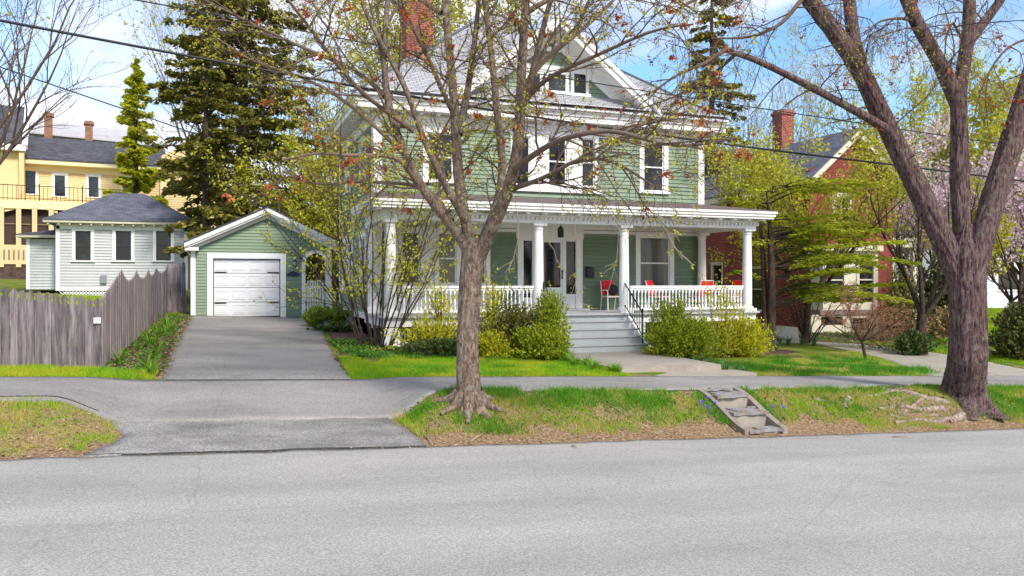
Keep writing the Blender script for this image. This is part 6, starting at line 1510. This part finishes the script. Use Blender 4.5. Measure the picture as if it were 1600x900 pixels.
def bankmask(x, y):
    v = vnoise(x * 1.6, y * 1.6, 2) * .6 + vnoise(x * 5, y * 5, 3) * .4; e = sstep(11.45, 12.3, y)
    xl = np.where(y < 12, -1.5, -1.2); k = np.clip((v - .66 + .40 * e) * 4, 0, 1)
    k = k * (~((x > 8.34) & (x < 9.2)))
    k = k * np.clip(1.1 - 1.0 * np.exp(-((x - 6.4) ** 2 / 1.4 + (y - 12.35) ** 2 / .10)), 0, 1) * np.clip(1 - np.exp(-((x - 12.7) ** 2 / 1.1 + (y - 12.3) ** 2 / .25)) * .9, 0, 1)
    return k * ((x < xl) | (x > 2.92 - .12 * (y - 11.6) * 1.2))
o = turf('bank_grass', 2.5, 22, 11.56, 13.2, 5200, .075, .0055, gd_, rng, bankmask); tag(o, 'patchy green and straw grass on the street bank')
o = turf('bank_grass', -12, -1.2, 11.56, 13.0, 3600, .06, .0055, gd_, rng, bankmask); tag(o, 'patchy grass of the left bank beside the driveway mouth')
def lawnmask(x, y): return np.clip(.75 + .5 * vnoise(x * 1.7, y * 1.7, 8), 0, 1) * (x > 2.42 + .07 * (y - 15.3)) * (y < 18.6 + .5 * vnoise(x * 2, y, 1)) * (x < 8.33)
o = turf('lawn_grass', 2.4, 8.4, 15.36, 19.2, 4600, .075, .006, gl, rng, lawnmask); tag(o, 'short bright lawn between the driveway and the entry walk')
def lm2(x, y): return np.clip(.55 + .7 * vnoise(x * 1.3, y * 1.3, 9), 0, 1) * ((x < 11.2) * (y < 16) * (x > 11.4) + (x > 11.0 + 0 * y)) * (y < 18.9 + .3 * (x - 12)) * (x < np.interp(y, [15.3, 15.9, 17, 19.2, 22, 24.5], [16.2, 16.5, 17.2, 18.5, 19.5, 20.2]) + .2 * vnoise(y * 3, x, 2))
o = turf('lawn_grass', 11.0, 19.4, 15.36, 22.5, 2600, .075, .007, gd_, rng, lm2); tag(o, 'yellowing lawn right of the entry walk')
o = turf('lawn_grass', 19.0, 34, 15.4, 24.5, 900, .09, .010, gl, rng, lambda x, y: (x > 22.2 - .5 * np.maximum(0, 17.5 - y) + .1) * np.clip(.5 + vnoise(x, y, 3), 0, 1) * (np.abs((y - 29.0) + (x - 19) * .93) > 1.2)); tag(o, 'bright lawn before the brick house')
o = turf('lawn_grass', 27, 60, 24, 43, 130, .12, .02, gl, rng); tag(o, 'lawn before the white house')
o = turf('lawn_grass', -9, -.9, 15.5, 17.4, 3400, .09, .006, gl, rng, lambda x, y: (y < 16.5 + (x < -1.9) * .7) * np.clip(.5 + vnoise(x * 2, y * 2, 6), 0, 1)); tag(o, 'grass verge at the foot of the picket fence')
o = turf('lawn_grass', -12, -1.9, 17.5, 40, 330, .1, .014, gl, rng); tag(o, 'grass yard behind the picket fence')
tuft = lambda x, y: np.clip((vnoise(x * 1.9, y * 2.6, 21) - .60) * 6, 0, 1) * (vnoise(x * 7, y * 7, 22) > .3)
near = lambda x, y: np.clip(1.3 * np.exp(-((x - 4.6) ** 2 / .5 + (y - 13.0) ** 2 / .05)) + 1.3 * np.exp(-((x - 3.2) ** 2 / .5 + (y - 12.9) ** 2 / .06)) + 1.2 * np.exp(-((x - 5.7) ** 2 / .25 + (y - 12.75) ** 2 / .06)) + np.exp(-((x - 4.1) ** 2 / .12 + (y - 11.95) ** 2 / .03)) + np.exp(-((x - 14.6) ** 2 / .5 + (y - 12.4) ** 2 / .3)) + .45 * np.exp(-((y - 13.0) ** 2 / .02)) + 1.3 * np.exp(-((x - 8.24) ** 2 / .012)) * (y > 11.95) + 1.3 * np.exp(-((x - 9.30) ** 2 / .012)) * (y > 11.95), 0, 1)
o = turf('rank_grass', 2.9, 18, 11.8, 13.15, 3600, .13, .0065, gt, rng, lambda x, y: np.maximum(tuft(x, y) * (y > 12.1), near(x, y)) * bankmask(x, np.maximum(y, 12.4)), .6); tag(o, 'darker ranker tufts of grass on the bank and round the slim maple')
o = turf('rank_grass', 2.6, 8.3, 15.4, 18.9, 1500, .12, .007, gt, rng, tuft, .6); tag(o, 'darker tufts in the lawn left of the entry walk')
o = turf('rank_grass', 11.3, 17.6, 15.4, 19.5, 2200, .15, .008, gt, rng, lambda x, y: np.maximum(tuft(x, y), 1.2 * np.exp(-((x - 16.2) ** 2 / .7 + (y - 16.3) ** 2 / .25))), .6); tag(o, 'dark grass tufts at the lawn corner by the gravel path')
def gc(name, label, x0, x1, y0, y1, n, s, m, hh=.12):
    x = rng.uniform(x0, x1, n); y = rng.uniform(y0, y1, n); v = vnoise(x * 2.2, y * 2.2, 12); k = v > rng.uniform(.05, .6, n); x, y, v = x[k], y[k], v[k]
    c = np.stack([x, y, gz(x, y) + .02 + hh * v * rng.uniform(0, 1, len(x))], 1); V = leaves(c, s * rng.uniform(.6, 1.3, len(c)), rng, 1.5); o = link(name, V[0], V[1], m); tag(o, label, None, None, 'stuff')
vin = leafmat('vinca_leaves', [(.05, .14, .02), (.09, .22, .02), (.16, .30, .03), (.035, .09, .015)], .25)
gc('groundcover', 'low green groundcover along the front of the porch bed', 3.1, 8.0, 18.7, 19.9, 9000, .05, vin)
gc('groundcover', 'low green groundcover under the many-stemmed shrub', 2.9, 4.6, 18.4, 22.5, 5500, .05, vin)
gc('groundcover', 'scattered green weeds in the fence bed', -1.85, -.85, 15.7, 31, 1500, .05, vin, .08)
gc('groundcover', 'weeds in the bed before the brick house', 21, 30, 21, 28, 4000, .06, vin, .1)
lit = leafmat('dead_leaves', [(.30, .17, .08), (.42, .30, .17), (.20, .10, .05), (.50, .42, .30)], .1)
def litter(label, x0, x1, y0, y1, n, s, mask=None):
    x = rng.uniform(x0, x1, n); y = rng.uniform(y0, y1, n)
    if mask is not None: k = rng.random(n) < mask(x, y); x, y = x[k], y[k]
    c = np.stack([x, y, gz(x, y) + rng.uniform(.008, .03, len(x))], 1); V = leaves(c, s * rng.uniform(.4, 1.4, len(c)), rng, 1.7, None, .6, .75); o = link('leaf_litter', V[0], V[1], lit); tag(o, label, None, None, 'stuff')
litter('dead leaves along the road edge of the bank', 2.95, 22, 11.45, 12.5, 8000, .022, lambda x, y: 1 - sstep(11.6, 12.5, y) * .8)
litter('dead leaves on the bare bank soil', 3.0, 22, 12.0, 13.1, 4500, .022)
litter('brown leaves and crumbs along the right edge of the driveway', 2.3, 3.0, 15.35, 24, 1500, .03, lambda x, y: np.exp(-((x - (2.42 + .065 * (y - 15.3))) / .07) ** 2))
litter('brown leaves and crumbs along the left edge of the driveway', -.95, -.55, 15.35, 31, 1600, .03, lambda x, y: np.exp(-((x + .78) / .08) ** 2))
litter('grit and leaves swept along the road gutter', -14, 24, 11.2, 11.5, 1500, .018, lambda x, y: (y > 11.38) * .9 + .1)
gc('bank_weeds', 'low broad-leaved weeds scattered in the street bank', 3.0, 20, 12.0, 13.05, 2600, .035, vin, .05)
litter('dead leaves on the left bank', -12, -1.4, 11.45, 12.9, 4500, .028, lambda x, y: 1 - sstep(11.6, 12.6, y) * .6)
litter('leaves and chips in the fence bed', -1.8, -.7, 15.7, 31, 2600, .04)
litter('dead leaves in the front beds', 3.0, 8.2, 18.6, 20.8, 1500, .04)
litter('dead leaves caught on the slate steps', 8.4, 9.26, 11.62, 12.2, 420, .035)
stm = mat('dry_stick_bark', (.34, .25, .17), .9, .3, 6)
for (a, b_, lab) in (((660, 680), (676, 698), 'dry stick lying at the asphalt edge below the slim maple'), ((735, 692), (760, 677), 'forked dry stick on the bank below the slim maple'), ((943, 632), (978, 650), 'longer dark stick on the bare patch of the bank'), ((752, 648), (769, 659), 'short pale stick right of the slim maple roots'), ((635, 640), (646, 645), 'pale twig at the tip of the bank'), ((893, 699), (902, 702), 'tiny dark twig on the road near the bank'), ((1395, 684), (1427, 686), 'thin dark twig on the road below the old maple')):
    P = groundpt(*a) + (0, 0, .02); Q = groundpt(*b_) + (0, 0, .025); b = MB(); m_1 = (P + Q) / 2 + (.02, .02, .012); b.tube([P, m_1, Q], [.012, .010, .005], 6); b.tube([m_1, m_1 + (Q - P) * .3 + (.05, .06, .01)], [.006, .003], 5); tag(b.build('fallen_stick', stm, None, True), lab, 'stick')
# ------------------------------------------------------------------ distant trees beyond the lots
rng = np.random.default_rng(91)
n = 60000; ang = rng.uniform(-38, 38, n); rr = rng.uniform(85, 130, n); px_ = rr * np.sin(np.radians(ang + YAW)); py_ = rr * np.cos(np.radians(ang + YAW)); hgt = 5.5 + 6 * vnoise(px_ * .09, py_ * .09, 5)
zz = gz(px_, py_) + hgt * rng.uniform(0, 1, n) ** .8; V = leaves(np.stack([px_, py_, zz], 1), rng.uniform(.4, 1.0, n), rng, 1.3)
o = link('distant_wood', V[0], V[1], leafmat('distant_spring_foliage', [(.20, .22, .04), (.30, .30, .06), (.12, .14, .04), (.22, .15, .08)], .3)); tag(o, 'hazy mixed spring wood far behind the houses', None, None, 'stuff')

# ================================================================== overhead lines
def cable(pts, y, r, label, m=iron):
    P = [np.array([X(p[0], y), y, Z(p[0], p[1], y)]) for p in pts]
    d0 = P[0] + (P[0] - P[1]) * 2; d1 = P[-1] + (P[-1] - P[-2]) * 2; P = [d0] + P + [d1]
    b = MB(); b.tube(smoothline(P, 60), r, 6); tag(b.build('overhead_cable', m, None, True), label, 'cable', 'overhead cables')
cable([(0, 32), (200, 70), (400, 107), (560, 136), (820, 181), (1007, 208), (1200, 234), (1400, 258), (1600, 283)], 14.2, .022, 'thickest black cable crossing the whole view from upper left to right')
cable([(213, 0), (400, 34), (600, 73), (850, 117), (1000, 141), (1200, 171), (1400, 201), (1600, 230)], 14.0, .011, 'thin cable above the thick one, crossing the house gable')
P0 = at(-20, 98, 40); P1 = at(180, 166, 46); P2 = at(360, 228, 52); b = MB(); b.tube(smoothline([P0, P1, P2], 12), .035, 5); tag(b.build('overhead_cable', iron, None, True), 'thin cable descending across the sky above the yellow house', 'cable', 'overhead cables')
P0 = at(380, 140, 34); P1 = at(475, 198, 28.8); P2 = np.array([3.68, 26.0, Zx(537, 229, 3.68)]); b = MB(); b.tube(smoothline([P1 + (P1 - P2) * .3, P1, P2], 10), .03, 6); tag(b.build('overhead_cable', iron, None, True), 'short black service line reaching the left eave of the green house', 'cable', 'overhead cables')
